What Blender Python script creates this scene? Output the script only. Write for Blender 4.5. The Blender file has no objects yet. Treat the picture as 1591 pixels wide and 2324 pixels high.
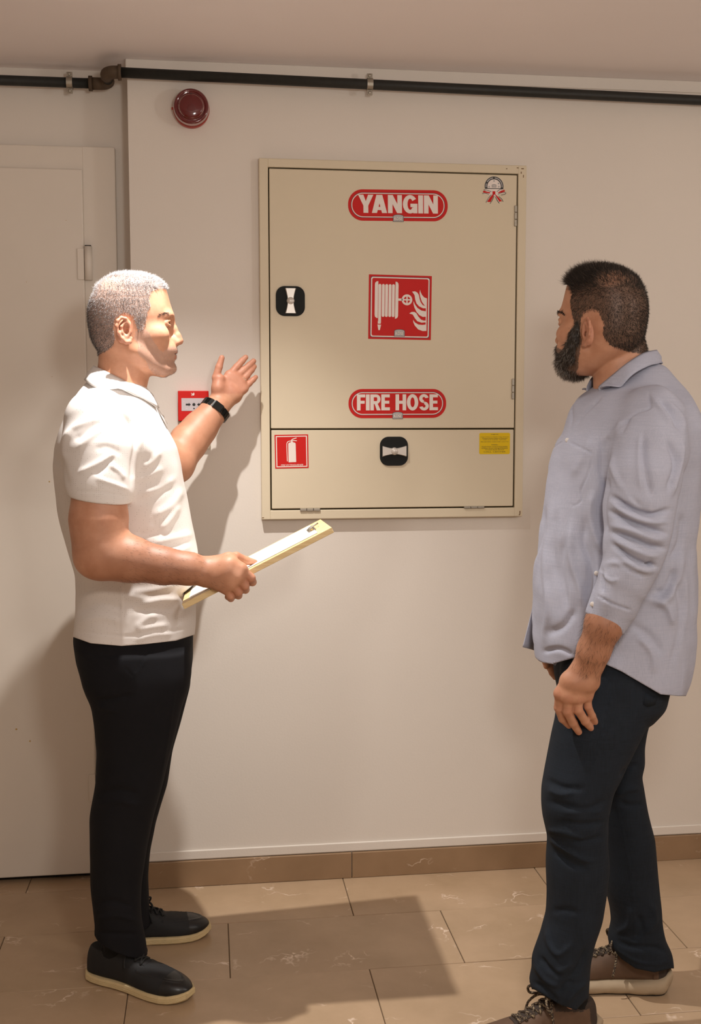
import bpy, bmesh, math, random
import numpy as np
from mathutils import Vector, Matrix

# ------------------------------------------------------------------ camera, light, exposure
SC = bpy.context.scene
COL = SC.collection
W, H = 1591, 2324
FPX = 2500.0
YAW, PITCH, ROLL = .1285, .0869, -.0012
CAM = np.array([0.0, -3.303, 1.4337])
_f = np.array([math.sin(YAW)*math.cos(PITCH), math.cos(YAW)*math.cos(PITCH), -math.sin(PITCH)])
_r = np.array([math.cos(YAW), -math.sin(YAW), 0.0])
_u = np.cross(_r, _f)
CR, CU = math.cos(ROLL)*_r + math.sin(ROLL)*_u, -math.sin(ROLL)*_r + math.cos(ROLL)*_u
CF = _f
cd = bpy.data.cameras.new('camera'); cam = bpy.data.objects.new('camera', cd); COL.objects.link(cam)
cd.sensor_fit = 'VERTICAL'; cd.sensor_height = 36.0; cd.lens = 36.0*FPX/H
cd.clip_start = .05; cd.clip_end = 50
cam.matrix_world = Matrix(((CR[0], CU[0], -CF[0], CAM[0]), (CR[1], CU[1], -CF[1], CAM[1]), (CR[2], CU[2], -CF[2], CAM[2]), (0, 0, 0, 1)))
SC.camera = cam
SC.view_settings.view_transform = 'Standard'; SC.view_settings.look = 'None'
SC.view_settings.gamma = 1.0; SC.view_settings.use_curve_mapping = False
SC.view_settings.exposure = 0.0
wd = bpy.data.worlds.new('world'); SC.world = wd; wd.use_nodes = True
wd.node_tree.nodes['Background'].inputs[0].default_value = (.9, .8, .7, 1)
wd.node_tree.nodes['Background'].inputs[1].default_value = .02

def spot(name, loc, power, color, radius, angle, blend=.5, target=None):
    d = bpy.data.lights.new(name, 'SPOT'); d.energy = power; d.color = color
    d.shadow_soft_size = radius; d.spot_size = math.radians(angle); d.spot_blend = blend
    o = bpy.data.objects.new(name, d); COL.objects.link(o); o.location = loc
    if target is not None:
        o.rotation_euler = (Vector(target)-Vector(loc)).to_track_quat('-Z', 'Y').to_euler()
    return o
def globe(name, loc, power, color, radius):
    d = bpy.data.lights.new(name, 'POINT'); d.energy = power; d.color = color; d.shadow_soft_size = radius
    o = bpy.data.objects.new(name, d); COL.objects.link(o); o.location = loc; return o
WARM = (1.0, .965, .91)
# lamps outside the picture: downlight, first globe inferred from shadows; second globe added
spot('downlight_lamp', (-.045, -.726, 2.43), 152, (1.0, .965, .92), .014, 96, 1.0)
globe('fill_lamp', (.40, -2.85, 1.88), 38, WARM, .12)  # inferred lamp; globe form and low height assumed to brighten the ceiling
globe('fill_lamp', (2.4, -2.3, 1.88), 25, WARM, .12)  # added fill lamp, no such source known on this side

def ray(px, py): return CF*FPX + CR*(px-W/2) - CU*(py-H/2)
def PY(px, py, y):
    d = ray(px, py); return CAM + d*((y-CAM[1])/d[1])
def PZ(px, py, z):
    d = ray(px, py); return CAM + d*((z-CAM[2])/d[2])
def PX(V):
    d = np.asarray(V)-CAM; z = d@CF
    return W/2+FPX*(d@CR)/z, H/2-FPX*(d@CU)/z

# ------------------------------------------------------------------ object helpers
def tag(o, label=None, cat=None, group=None, kind=None):
    if label: o['label'] = label
    if cat: o['category'] = cat
    if group: o['group'] = group
    if kind: o['kind'] = kind
    return o
def empty(name, loc, label=None, cat=None, group=None, kind=None):
    o = bpy.data.objects.new(name, None); COL.objects.link(o); o.location = loc
    o.empty_display_size = .05
    return tag(o, label, cat, group, kind)
def org(parent):
    p = np.zeros(3)
    while parent is not None:
        p = p + np.array(parent.location); parent = parent.parent
    return p
def link(name, me, parent=None, loc=None):
    o = bpy.data.objects.new(name, me); COL.objects.link(o)
    if parent is not None: o.parent = parent
    if loc is not None: o.location = loc
    return o
def mk(name, V, F, mat, parent=None, base=None, smooth=True, mats=None, midx=None):
    """one mesh object from world-space vertices; base = world position of its origin"""
    V = np.asarray(V, float)
    po = org(parent)
    b = po if base is None else np.asarray(base, float)
    me = bpy.data.meshes.new(name)
    Vl = V-b
    if isinstance(F, np.ndarray):
        n = F.shape[1]
        me.vertices.add(len(Vl)); me.vertices.foreach_set('co', Vl.astype(np.float32).ravel())
        me.loops.add(F.size); me.loops.foreach_set('vertex_index', F.astype(np.int32).ravel())
        me.polygons.add(len(F)); me.polygons.foreach_set('loop_start', np.arange(0, F.size, n, dtype=np.int32))
        me.update(calc_edges=True); me.validate()
    else:
        me.from_pydata([tuple(v) for v in Vl], [], [tuple(f) for f in F]); me.update()
    for m in (mats or [mat]): me.materials.append(m)
    if midx is not None: me.polygons.foreach_set('material_index', np.asarray(midx, np.int32))
    me.polygons.foreach_set('use_smooth', np.full(len(me.polygons), smooth, dtype=bool))
    return link(name, me, parent, tuple(b-po))
def bmobj(name, bm, mat, parent=None, base=None, smooth=False, mats=None):
    bmesh.ops.recalc_face_normals(bm, faces=bm.faces)
    po = org(parent); b = po if base is None else np.asarray(base, float)
    bmesh.ops.translate(bm, verts=bm.verts, vec=tuple(-b))
    me = bpy.data.meshes.new(name); bm.to_mesh(me); bm.free()
    for m in (mats or [mat]): me.materials.append(m)
    me.polygons.foreach_set('use_smooth', np.full(len(me.polygons), smooth, dtype=bool))
    return link(name, me, parent, tuple(b-po))
def add_box(bm, lo, hi, bevel=0, seg=2, M=None):
    r = bmesh.ops.create_cube(bm, size=1.0)
    vs = r['verts']
    for v in vs:
        v.co = Vector([(lo[i]+hi[i])/2 + v.co[i]*(hi[i]-lo[i]) for i in range(3)])
    if bevel:
        es = list({e for v in vs for e in v.link_edges})
        rr = bmesh.ops.bevel(bm, geom=es, offset=bevel, segments=seg, profile=.5, affect='EDGES')
        vs = list({v for f in rr['faces'] for v in f.verts} | {v for v in vs if v.is_valid})
    if M is not None: bmesh.ops.transform(bm, matrix=M, verts=vs)
    return vs
def box(name, lo, hi, mat, parent=None, bevel=0, base=None, smooth=False):
    bm = bmesh.new(); add_box(bm, lo, hi, bevel)
    return bmobj(name, bm, mat, parent, base, smooth)
def tube_mesh(pts, rad, seg=16, cap=True):
    """swept tube through world points, radius scalar or list"""
    P = np.asarray(pts, float); n = len(P)
    R = np.full(n, rad) if np.isscalar(rad) else np.asarray(rad, float)
    T = np.gradient(P, axis=0); T /= np.linalg.norm(T, axis=1)[:, None]+1e-12
    up = np.array([0, 0, 1.0]) if abs(T[0][2]) < .9 else np.array([1.0, 0, 0])
    V = []; N = np.cross(T[0], up); N /= np.linalg.norm(N)
    for i in range(n):
        N = N-T[i]*(N@T[i]); N /= np.linalg.norm(N); B = np.cross(T[i], N)
        for k in range(seg):
            a = 2*math.pi*k/seg
            V.append(P[i]+R[i]*(math.cos(a)*N+math.sin(a)*B))
    F = [(i*seg+k, i*seg+(k+1) % seg, (i+1)*seg+(k+1) % seg, (i+1)*seg+k) for i in range(n-1) for k in range(seg)]
    if cap:
        F.append(tuple(range(seg-1, -1, -1))); F.append(tuple((n-1)*seg+k for k in range(seg)))
    return V, F
def tube(name, pts, rad, mat, parent=None, seg=16, smooth=True, cap=True):
    V, F = tube_mesh(pts, rad, seg, cap)
    return mk(name, V, F, mat, parent, smooth=smooth)
def crom(pts, n=8):
    """Catmull-Rom through rows"""
    P = np.asarray(pts, float); Q = np.vstack([2*P[0]-P[1], P, 2*P[-1]-P[-2]]); out = []
    for i in range(1, len(Q)-2):
        for t in np.linspace(0, 1, n, endpoint=False):
            a, b, c, d = Q[i-1], Q[i], Q[i+1], Q[i+2]
            out.append(.5*((2*b)+(c-a)*t+(2*a-5*b+4*c-d)*t*t+(3*b-a-3*c+d)*t**3))
    out.append(P[-1]); return np.array(out)
def lathe(name, prof, center, axis, mat, parent=None, seg=40, smooth=True):
    """prof rows (distance along axis, radius)"""
    A = np.asarray(axis, float); A /= np.linalg.norm(A)
    u = np.cross(A, [0, 0, 1.0]) if abs(A[2]) < .9 else np.cross(A, [1.0, 0, 0]); u /= np.linalg.norm(u); v = np.cross(A, u)
    V = []; F = []
    for (h, r) in prof:
        for k in range(seg):
            a = 2*math.pi*k/seg
            V.append(np.asarray(center)+A*h+r*(math.cos(a)*u+math.sin(a)*v))
    n = len(prof)
    F = [(i*seg+k, (i+1)*seg+k, (i+1)*seg+(k+1) % seg, i*seg+(k+1) % seg) for i in range(n-1) for k in range(seg)]
    F.append(tuple(range(seg))); F.append(tuple((n-1)*seg+k for k in range(seg-1, -1, -1)))
    o = mk(name, V, F, mat, parent, smooth=smooth)
    return o

# ------------------------------------------------------------------ materials
def srgb(r, g, b):
    c = [x/255 for x in (r, g, b)]
    return tuple(x/12.92 if x <= .04045 else ((x+.055)/1.055)**2.4 for x in c)
class NT:
    def __init__(s, name):
        s.m = bpy.data.materials.new(name); s.m.use_nodes = True; s.t = s.m.node_tree
        s.b = s.t.nodes['Principled BSDF']
    def n(s, typ, **kw):
        x = s.t.nodes.new(typ)
        for k, v in kw.items():
            if k.startswith('i_'):
                key = k[2:]; key = int(key) if key.isdigit() else key.replace('_', ' ')
                x.inputs[key].default_value = v
            else: setattr(x, k, v)
        return x
    def l(s, a, b): s.t.links.new(a, b)
    def mix(s, fac, a, b):
        x = s.n('ShaderNodeMix', data_type='RGBA')
        for src, i in ((fac, 0), (a, 6), (b, 7)):
            if hasattr(src, 'is_linked'): s.l(src, x.inputs[i])
            elif i == 0: x.inputs[0].default_value = src
            else: x.inputs[i].default_value = tuple(src)+(1,)
        return x.outputs[2]
    def ramp(s, fac, p0, p1, a=0., b=1.):
        x = s.n('ShaderNodeMapRange'); x.inputs[1].default_value = p0; x.inputs[2].default_value = p1
        x.inputs[3].default_value = a; x.inputs[4].default_value = b
        s.l(fac, x.inputs[0]); return x.outputs[0]
    def coord(s, kind='Object'): return s.n('ShaderNodeTexCoord').outputs[kind]
    def noise(s, vec, scale, detail=3, rough=.55, out=0):
        x = s.n('ShaderNodeTexNoise'); x.inputs['Scale'].default_value = scale; x.inputs['Detail'].default_value = detail
        x.inputs['Roughness'].default_value = rough
        s.l(vec, x.inputs['Vector']); return x.outputs[out]
    def bump(s, h, strength, dist=.01, normal=None):
        x = s.n('ShaderNodeBump'); x.inputs['Strength'].default_value = strength; x.inputs['Distance'].default_value = dist
        s.l(h, x.inputs['Height'])
        if normal is not None: s.l(normal, x.inputs['Normal'])
        s.l(x.outputs[0], s.b.inputs['Normal']); return x.outputs[0]
    def base(s, c):
        if hasattr(c, 'is_linked'): s.l(c, s.b.inputs['Base Color'])
        else: s.b.inputs['Base Color'].default_value = tuple(c)+(1,)
    def set(s, **kw):
        for k, v in kw.items(): s.b.inputs[k.replace('_', ' ')].default_value = v
def flat(name, c, rough=.5, metal=0., var=.06, scale=40., bump=0., spec=.5):
    """plain colour with slight procedural variation"""
    t = NT(name); co = t.coord(); nz = t.noise(co, scale, 4)
    a = tuple(max(0, x*(1-var)) for x in c); b = tuple(min(1, x*(1+var)) for x in c)
    t.base(t.mix(nz, a, b)); t.set(Roughness=rough, Metallic=metal)
    t.b.inputs['Specular IOR Level'].default_value = spec
    if bump: t.bump(nz, bump, .002)
    return t.m
def plaster(name, c):
    t = NT(name); co = t.coord()
    big = t.noise(co, 1.3, 4); fine = t.noise(co, 160, 3)
    mid = t.noise(co, 14, 5)
    col = t.mix(t.ramp(big, .3, .7), tuple(x*.97 for x in c), tuple(min(1, x*1.02) for x in c))
    t.base(col); t.set(Roughness=.72)
    a = t.n('ShaderNodeMath', operation='MULTIPLY_ADD'); t.l(mid, a.inputs[0]); a.inputs[1].default_value = .8; t.l(fine, a.inputs[2])
    t.bump(a.outputs[0], .12, .002)
    return t.m
def marble(name, c, dark, light, rough):
    t = NT(name)
    info = t.n('ShaderNodeObjectInfo')
    co = t.coord()
    mp = t.n('ShaderNodeVectorMath', operation='ADD'); t.l(co, mp.inputs[0])
    off = t.n('ShaderNodeVectorMath', operation='SCALE'); t.l(info.outputs['Location'], off.inputs[0]); off.inputs[3].default_value = 3.1
    t.l(off.outputs[0], mp.inputs[1])
    v = mp.outputs[0]
    cloud = t.noise(v, 5, 6, .6); fine = t.noise(v, 60, 5, .65)
    warp = t.noise(v, 6, 4, .6, out=1)
    w2 = t.n('ShaderNodeVectorMath', operation='SCALE'); t.l(warp, w2.inputs[0]); w2.inputs[3].default_value = .22
    w3 = t.n('ShaderNodeVectorMath', operation='ADD'); t.l(v, w3.inputs[0]); t.l(w2.outputs[0], w3.inputs[1])
    st = t.n('ShaderNodeMapping'); st.inputs['Scale'].default_value = (1.6, 5.0, 5.0); t.l(w3.outputs[0], st.inputs['Vector'])
    vo = t.n('ShaderNodeTexVoronoi', feature='DISTANCE_TO_EDGE'); vo.inputs['Scale'].default_value = 1.5; t.l(st.outputs[0], vo.inputs['Vector'])
    vein = t.ramp(vo.outputs[0], .0, .022, 1., 0.)
    gate = t.ramp(t.noise(v, 9, 3), .54, .68)
    vg = t.n('ShaderNodeMath', operation='MULTIPLY'); t.l(vein, vg.inputs[0]); t.l(gate, vg.inputs[1])
    col = t.mix(t.ramp(cloud, .3, .72), dark, c)
    col = t.mix(t.ramp(fine, .35, .7, 0, .35), col, tuple(x*.86 for x in c))
    rnd = t.ramp(info.outputs['Random'], 0, 1, 0, .18)
    col = t.mix(rnd, col, tuple(x*.8 for x in c))
    col = t.mix(vg.outputs[0], col, light)
    t.base(col); t.set(Roughness=rough)
    return t.m
M_WALL = plaster('wall_plaster', srgb(224, 215, 205))
M_CEIL = plaster('ceiling_paint', srgb(241, 232, 230))
M_DOOR = flat('door_paint', srgb(222, 212, 200), .45, var=.03, scale=6, bump=.02)
M_TILE = marble('marble_tile', srgb(185, 157, 128), srgb(164, 138, 108), srgb(228, 206, 186), .3)
M_SKIRT = marble('marble_skirting', srgb(158, 128, 98), srgb(134, 106, 78), srgb(205, 182, 160), .38)
M_GROUT = flat('grout', srgb(92, 74, 54), .9)
M_SPECK = flat('yellowed_drip', srgb(196, 160, 92), .6)
M_DARK = flat('gap_dark', srgb(38, 30, 22), .9)

# ------------------------------------------------------------------ the setting
CEIL = 2.45
XL, XR, YF, REC = -2.4, 3.2, -4.2, .12
XC = -.216                      # corner where the recessed door wall meets the main wall
def struct(o): o['kind'] = 'structure'; return o
struct(box('wall_back', (XC, 0, 0), (XR, .3, CEIL), M_WALL, base=(XC, 0, 0)))
struct(box('wall_recess', (XL, REC, 0), (XC, .3, CEIL), M_WALL, base=(XL, REC, 0)))
struct(box('wall_left', (XL-.1, YF, 0), (XL, .3, CEIL), M_WALL))
struct(box('wall_right', (XR, YF, 0), (XR+.1, .3, CEIL), M_WALL))
struct(box('wall_front', (XL, YF-.1, 0), (XR, YF, CEIL), M_WALL))
struct(box('ceiling', (XL-.1, YF-.1, CEIL), (XR+.1, .3, CEIL+.1), M_CEIL))
# thin plaster bead where the main wall meets the ceiling
struct(box('trim_1', (XC-.004, -.006, CEIL-.034), (XR, 0, CEIL), M_WALL, bevel=.002))
# soft plaster lip above the skirting
bm = bmesh.new(); add_box(bm, (XC, -.006, .083), (XR, 0, .112), .003)
struct(bmobj('trim_2', bm, M_WALL))
floor = struct(box('floor', (XL-.1, YF-.1, -.06), (XR+.1, .3, -.0025), M_GROUT))
tm = {}
def tile(x0, x1, y0, y1):
    w, d = round(x1-x0-.0022, 4), round(y1-y0-.0022, 4)
    if w < .02 or d < .02: return
    if (w, d) not in tm:
        bm = bmesh.new(); add_box(bm, (-w/2, -d/2, -.012), (w/2, d/2, 0), .0012, 1)
        me = bpy.data.meshes.new('tile'); bm.to_mesh(me); bm.free(); me.materials.append(M_TILE); tm[(w, d)] = me
    link('tile', tm[(w, d)], floor, ((x0+x1)/2, (y0+y1)/2, random.uniform(-.0004, .0004)))
random.seed(4)
TL = .6145
ys = [.012, -.268, -.578] + [-.578-.305*k for k in range(1, 13)]
for r in range(len(ys)-1):
    off = .40 if r % 2 == 0 else .04
    k0 = int(math.floor((XL-off)/TL)); x = off+k0*TL
    while x < XR:
        tile(max(x, XL), min(x+TL, XR), max(ys[r+1], YF), ys[r]); x += TL
for x0, x1 in ((XL, -1.8), (-1.8, -1.18), (-1.18, -.562), (-.562, XC)):
    tile(x0, x1, .012, .30)
# marble skirting along the main wall, in separate lengths
bb = struct(empty('baseboard_back', (XC, 0, 0)))
for x0, x1 in ((XC-.012, .4275), (.4295, 1.36), (1.362, 2.3), (2.302, XR)):
    box('skirting_piece', (x0, -.012, .0005), (x1, 0, .081), M_SKIRT, bb, .0015, base=((x0+x1)/2, 0, 0))

# door in the recess
door = struct(empty('door_1', (-.80, REC, 0)))
DX0, DX1 = -1.27, -.262
bm = bmesh.new()
add_box(bm, (DX1-.096, REC-.026, 0.0), (DX1, REC, 2.226), .003)
add_box(bm, (DX0, REC-.026, 0.0), (DX0+.096, REC, 2.226), .003)
add_box(bm, (DX0+.094, REC-.0255, 2.13), (DX1-.094, REC, 2.2255), .003)
bmobj('door_frame', bm, M_DOOR, door)
box('gap_shade', (DX0+.09, REC-.004, .0005), (DX1-.09, REC-.001, 2.14), M_DARK, door)  # dark sheet painting the shade in the gap under the leaf
leaf = box('door_leaf', (DX0+.088, REC-.036, .019), (DX1-.0945, REC-.006, 2.158), M_DOOR, door, .004)
for (a, b, r_) in ((112, 1093, .0022), (37, 1655, .003), (68, 1682, .0026), (118, 855, .001), (60, 640, .001), (150, 500, .001)):
    c_ = PY(a, b, REC-.036); lathe('paint_speck', [(0, r_), (.0006, r_*.7)], c_, (0, -1, 0), M_SPECK, leaf, 10)
for z0, z1 in ((1.836, 1.934), (.249, .341)):
    hx = DX1-.082
    hg = tube('hinge', [(hx, REC-.038, z0), (hx, REC-.038, z1)], .0115, M_DOOR, door, 20)
    box('hinge_plate', (hx-.032, REC-.041, z0+.001), (hx-.0125, REC-.034, z1-.006), M_DOOR, hg, .0012)
    box('hinge_cap', (hx-.009, REC-.0465, z1+.0006), (hx+.009, REC-.029, z1+.003), M_DARK, hg, .0006)

# ------------------------------------------------------------------ wall fittings
M_CAB = flat('cabinet_enamel', srgb(214, 200, 174), .5, var=.025, scale=9, bump=.01)
M_GAP = flat('cabinet_gap_shade', srgb(74, 62, 34), .8)
M_RED = flat('sign_red', srgb(198, 18, 12), .55, var=.03, spec=.3)
M_RED2 = flat('callpoint_red', srgb(200, 24, 16), .5, var=.03, spec=.3)
M_WHITE = flat('print_white', srgb(232, 220, 212), .45, var=.02)
M_NAVY = flat('print_navy', srgb(52, 34, 62), .5)
M_BLACK = flat('black_plastic', srgb(16, 18, 16), .6, var=.1, spec=.25)
M_PRINTBK = flat('print_black', srgb(30, 30, 28), .5)
M_GREY = flat('badge_grey', srgb(176, 172, 172), .4)
M_SILVER = flat('latch_silver', srgb(205, 198, 190), .35, .35)
M_STEEL = flat('bare_steel', srgb(165, 158, 146), .42, .8, var=.15)
M_YELLOW = flat('label_yellow', srgb(226, 190, 6), .6, var=.02, spec=.3)
M_IRON = flat('black_iron_pipe', srgb(38, 38, 35), .55, .2, var=.35, scale=60, bump=.15)
M_IRON2 = flat('rusty_elbow', srgb(78, 62, 46), .7, .1, var=.3, scale=50, bump=.2)
M_BEIGEBOX = flat('beige_plastic', srgb(214, 202, 184), .5)

_cache = {}
def text_poly(s, shear=0.0, offset=0.0, bold=0.0):
    """flat text as (V2, faces) normalised to a unit-height, left-aligned block: returns coords, width"""
    key = (s, shear, offset)
    if key in _cache: return _cache[key]
    cu = bpy.data.curves.new('t', 'FONT'); cu.body = s; cu.size = 1; cu.shear = shear; cu.offset = offset
    cu.resolution_u = 4; cu.fill_mode = 'FRONT'
    o = bpy.data.objects.new('t', cu); COL.objects.link(o)
    dg = bpy.context.evaluated_depsgraph_get(); dg.update()
    me = bpy.data.meshes.new_from_object(o.evaluated_get(dg))
    V = np.array([v.co[:2] for v in me.vertices]); F = [tuple(p.vertices) for p in me.polygons]
    bpy.data.objects.remove(o); bpy.data.curves.remove(cu); bpy.data.meshes.remove(me)
    V = V-V.min(0); _cache[key] = (V, F); return V, F
def _arcband(cx, cy, rx, ry, ix, iy, a0, a1, n=16):
    """pieces of a thick elliptical stroke"""
    out = []
    A = np.radians(np.linspace(a0, a1, n+1))
    for t0, t1 in zip(A, A[1:]):
        out.append([(cx+rx*math.cos(t0), cy+ry*math.sin(t0)), (cx+rx*math.cos(t1), cy+ry*math.sin(t1)), (cx+ix*math.cos(t1), cy+iy*math.sin(t1)), (cx+ix*math.cos(t0), cy+iy*math.sin(t0))])
    return out
_S = .235
def _bar(x0, y0, x1, y1): return [(x0, y0), (x1, y0), (x1, y1), (x0, y1)]
GLYPH = {
 'I': (.25, [_bar(0, 0, .25, 1)]),
 'Y': (.78, [[(0, 1), (.27, 1), (.39, .64), (.51, 1), (.78, 1), (.515, .4), (.515, 0), (.265, 0), (.265, .4)]]),
 'A': (.78, [[(0, 0), (.26, 0), (.45, .78), (.45, 1), (.24, 1)], [(.78, 0), (.52, 0), (.33, .78), (.33, 1), (.54, 1)], _bar(.2, .16, .58, .34)]),
 'N': (.72, [_bar(0, 0, .235, 1), _bar(.485, 0, .72, 1), [(.0, 1), (.25, 1), (.72, 0), (.47, 0)]]),
 'G': (.75, _arcband(.375, .5, .375, .515, .135, .31, 35, 328)+[_bar(.39, .34, .75, .53), _bar(.53, 0, .75, .4)]),
 'F': (.56, [_bar(0, 0, .24, 1), _bar(.2, .81, .56, 1), _bar(.2, .42, .52, .60)]),
 'E': (.58, [_bar(0, 0, .24, 1), _bar(.2, .81, .57, 1), _bar(.2, .42, .54, .60), _bar(.2, 0, .58, .19)]),
 'R': (.70, [_bar(0, 0, .24, 1), _bar(.2, .82, .42, 1), _bar(.2, .40, .42, .58)]+_arcband(.41, .70, .28, .30, .06, .13, -90, 90, 10)+[[(.27, .46), (.47, .46), (.70, 0), (.44, 0)]]),
 'H': (.72, [_bar(0, 0, .24, 1), _bar(.48, 0, .72, 1), _bar(.2, .41, .52, .60)]),
 'O': (.78, _arcband(.39, .5, .39, .515, .145, .31, 0, 360, 28)),
 'S': (.68, _arcband(.34, .735, .325, .28, .10, .10, 12, 270, 14)+_arcband(.35, .265, .325, .28, .10, .10, -168, 90, 14)),
}
class Print:
    """flat printed layers on a plane facing the room: u right, v up, layer = steps off the surface"""
    def __init__(s, o, ux=1.0, uz=0.0, step=.00022):
        s.o = np.asarray(o, float); s.ux = np.array([ux, 0, uz]); s.vz = np.array([-uz, 0, ux])
        s.V = []; s.F = []; s.I = []; s.step = step
    def put(s, P2, faces, mi, layer):
        b = len(s.V)
        for (u, v) in P2: s.V.append(s.o+s.ux*u+s.vz*v+np.array([0, -s.step*layer, 0]))
        for f in faces: s.F.append(tuple(b+i for i in f)); s.I.append(mi)
    def poly(s, P2, mi, layer): s.put(P2, [tuple(range(len(P2)))], mi, layer)
    def slab(s, P2, mi, t):
        """solid base sheet"""
        n = len(P2); b = len(s.V)
        for y in (0, -t):
            for (u, v) in P2: s.V.append(s.o+s.ux*u+s.vz*v+np.array([0, y, 0]))
        s.F.append(tuple(b+n+i for i in range(n))); s.I.append(mi)
        s.F.append(tuple(b+i for i in range(n-1, -1, -1))); s.I.append(mi)
        for i in range(n):
            j = (i+1) % n; s.F.append((b+i, b+j, b+n+j, b+n+i)); s.I.append(mi)
    def ring(s, A, B, mi, layer):
        n = len(A); s.put(list(A)+list(B), [(i, (i+1) % n, n+(i+1) % n, n+i) for i in range(n)], mi, layer)
    def line(s, pts, w, mi, layer):
        P = np.asarray(pts, float)
        T = np.gradient(P, axis=0); T /= np.linalg.norm(T, axis=1)[:, None]+1e-9
        N = np.stack([-T[:, 1], T[:, 0]], 1); ww = np.asarray(w)*np.ones(len(P)); n = len(P)
        s.put(list(P+N*ww[:, None]/2)+list(P-N*ww[:, None]/2), [(i, i+1, n+i+1, n+i) for i in range(n-1)], mi, layer)
    def text(s, body, cx, cy, w, h, mi, layer, shear=0., offset=0.):
        V, F = text_poly(body, shear, offset); e = V.max(0)
        P = (V/e-.5)*np.array([w, h])+np.array([cx, cy]); s.put(P, F, mi, layer)
    def block(s, body, cx, cy, w, h, mi, layer):
        """heavy condensed block capitals drawn as polygons"""
        adv = 0; items = []
        prev = ''
        for ch in body:
            if ch == ' ': adv += .34; prev = ''; continue
            if prev+ch == 'YA': adv -= .13
            prev = ch
            wd_, polys = GLYPH[ch]; items.append((adv, polys)); adv += wd_+.045
        tot = adv-.045
        for x, polys in items:
            for j, pl in enumerate(polys):
                s.poly([(cx+((x+u)/tot-.5)*w, cy+(v-.5)*h) for u, v in pl], mi, layer+.25*j)
    def text_arc(s, body, cx, cy, r, a0, a1, h, mi, layer):
        V, F = text_poly(body); e = V.max(0); Q = []
        for (x, y) in V:
            a = math.radians(a0+(a1-a0)*x/e[0]); rr = r+(y/e[1]-.5)*h; Q.append((cx+rr*math.cos(a), cy+rr*math.sin(a)))
        s.put(Q, F, mi, layer)
    def done(s, name, mats, parent):
        return mk(name, s.V, s.F, None, parent, base=s.o, smooth=False, mats=mats, midx=s.I)
def rrect(w, h, r, n=8, cx=0, cy=0):
    out = []
    for (sx, sy, a0) in ((1, 1, 0), (-1, 1, 90), (-1, -1, 180), (1, -1, 270)):
        for k in range(n+1):
            a = math.radians(a0+90*k/n); out.append((cx+sx*(w/2-r)+r*math.cos(a), cy+sy*(h/2-r)+r*math.sin(a)))
    return out
def circ(cx, cy, r, n=28, a0=0, a1=360): return [(cx+r*math.cos(math.radians(a0+(a1-a0)*k/n)), cy+r*math.sin(math.radians(a0+(a1-a0)*k/n))) for k in range(n if a1-a0 == 360 else n+1)]

CX0, CX1, CZ0, CZ1 = .157, .957, 1.1257, 2.1801
CY = -.024                                   # front of the frame
cab = empty('fire_hose_cabinet', ((CX0+CX1)/2, 0, CZ0), 'large beige steel fire hose cabinet set in the wall with red signs', 'cabinet')
ix0, ix1, iz0, iz1 = CX0+.0261, CX1-.0256, CZ0+.0276, CZ1-.0249
bm = bmesh.new()
for lo, hi in (((CX0, CY, CZ0), (ix0, .004, CZ1)), ((ix1, CY, CZ0), (CX1, .004, CZ1)), ((ix0-.001, CY+.0001, CZ0), (ix1+.001, .004, iz0)), ((ix0-.001, CY+.0001, iz1), (ix1+.001, .004, CZ1))):
    add_box(bm, lo, hi, .0022, 2)
bmobj('frame', bm, M_CAB, cab)
box('gap_backing', (ix0-.004, -.008, iz0-.004), (ix1+.004, -.003, iz1+.004), M_GAP, cab)  # dark backing, shade of the gaps round the doors put into its colour
zs = PY(900, 973.5, CY)[2]                    # split between the two doors
dU = empty('door', (ix0, CY, zs)); dU.parent = cab; dU.location = Vector((ix0, CY, zs))-cab.location
dL = empty('door', (ix0, CY, iz0)); dL.parent = cab; dL.location = Vector((ix0, CY, iz0))-cab.location
bpy.context.view_layer.update()
def door_mesh(name, lo, hi, lab):
    o = box(name, lo, hi, M_CAB, cab, .0022, base=lo); o['label'] = lab; return o
bpy.data.objects.remove(dU); bpy.data.objects.remove(dL)
DYF = CY-.0005
dU = door_mesh('door', (ix0+.0032, DYF, zs+.0022), (ix1-.0042, -.009, iz1-.0042), 'tall upper door with hose signs')
dL = door_mesh('door', (ix0+.0042, DYF, iz0+.0045), (ix1-.0052, -.009, zs-.0026), 'low lower door with extinguisher sticker')
MS = [M_RED, M_WHITE, M_NAVY, M_GREY, M_PRINTBK, M_YELLOW]
def at(px, py): return PY(px, py, DYF-.0002)
def badge(p, cx, cy, w, layer=5):
    """little grey arched badge with lettering"""
    h = w*.62
    out = [(cx-w/2, cy-h/2), (cx+w/2, cy-h/2), (cx+w/2, cy+h*.32)]+[(cx+w/2*math.cos(a)*.96, cy+h*.30+h*.22*math.sin(a)) for a in np.linspace(.25, math.pi-.25, 8)]+[(cx-w/2, cy+h*.32)]
    p.poly([(x+(x-cx)*.10, y+(y-cy)*.16) for x, y in out], 4, layer)
    p.poly([(x+(x-cx)*.02, y+(y-cy)*.04) for x, y in out], 3, layer+1)
    p.text('KÖSE', cx, cy-h*.06, w*.8, h*.62, 1, layer+3, offset=.03)
    p.text('KÖSE', cx+w*.015, cy-h*.085, w*.82, h*.66, 4, layer+2, offset=.05)
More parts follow.
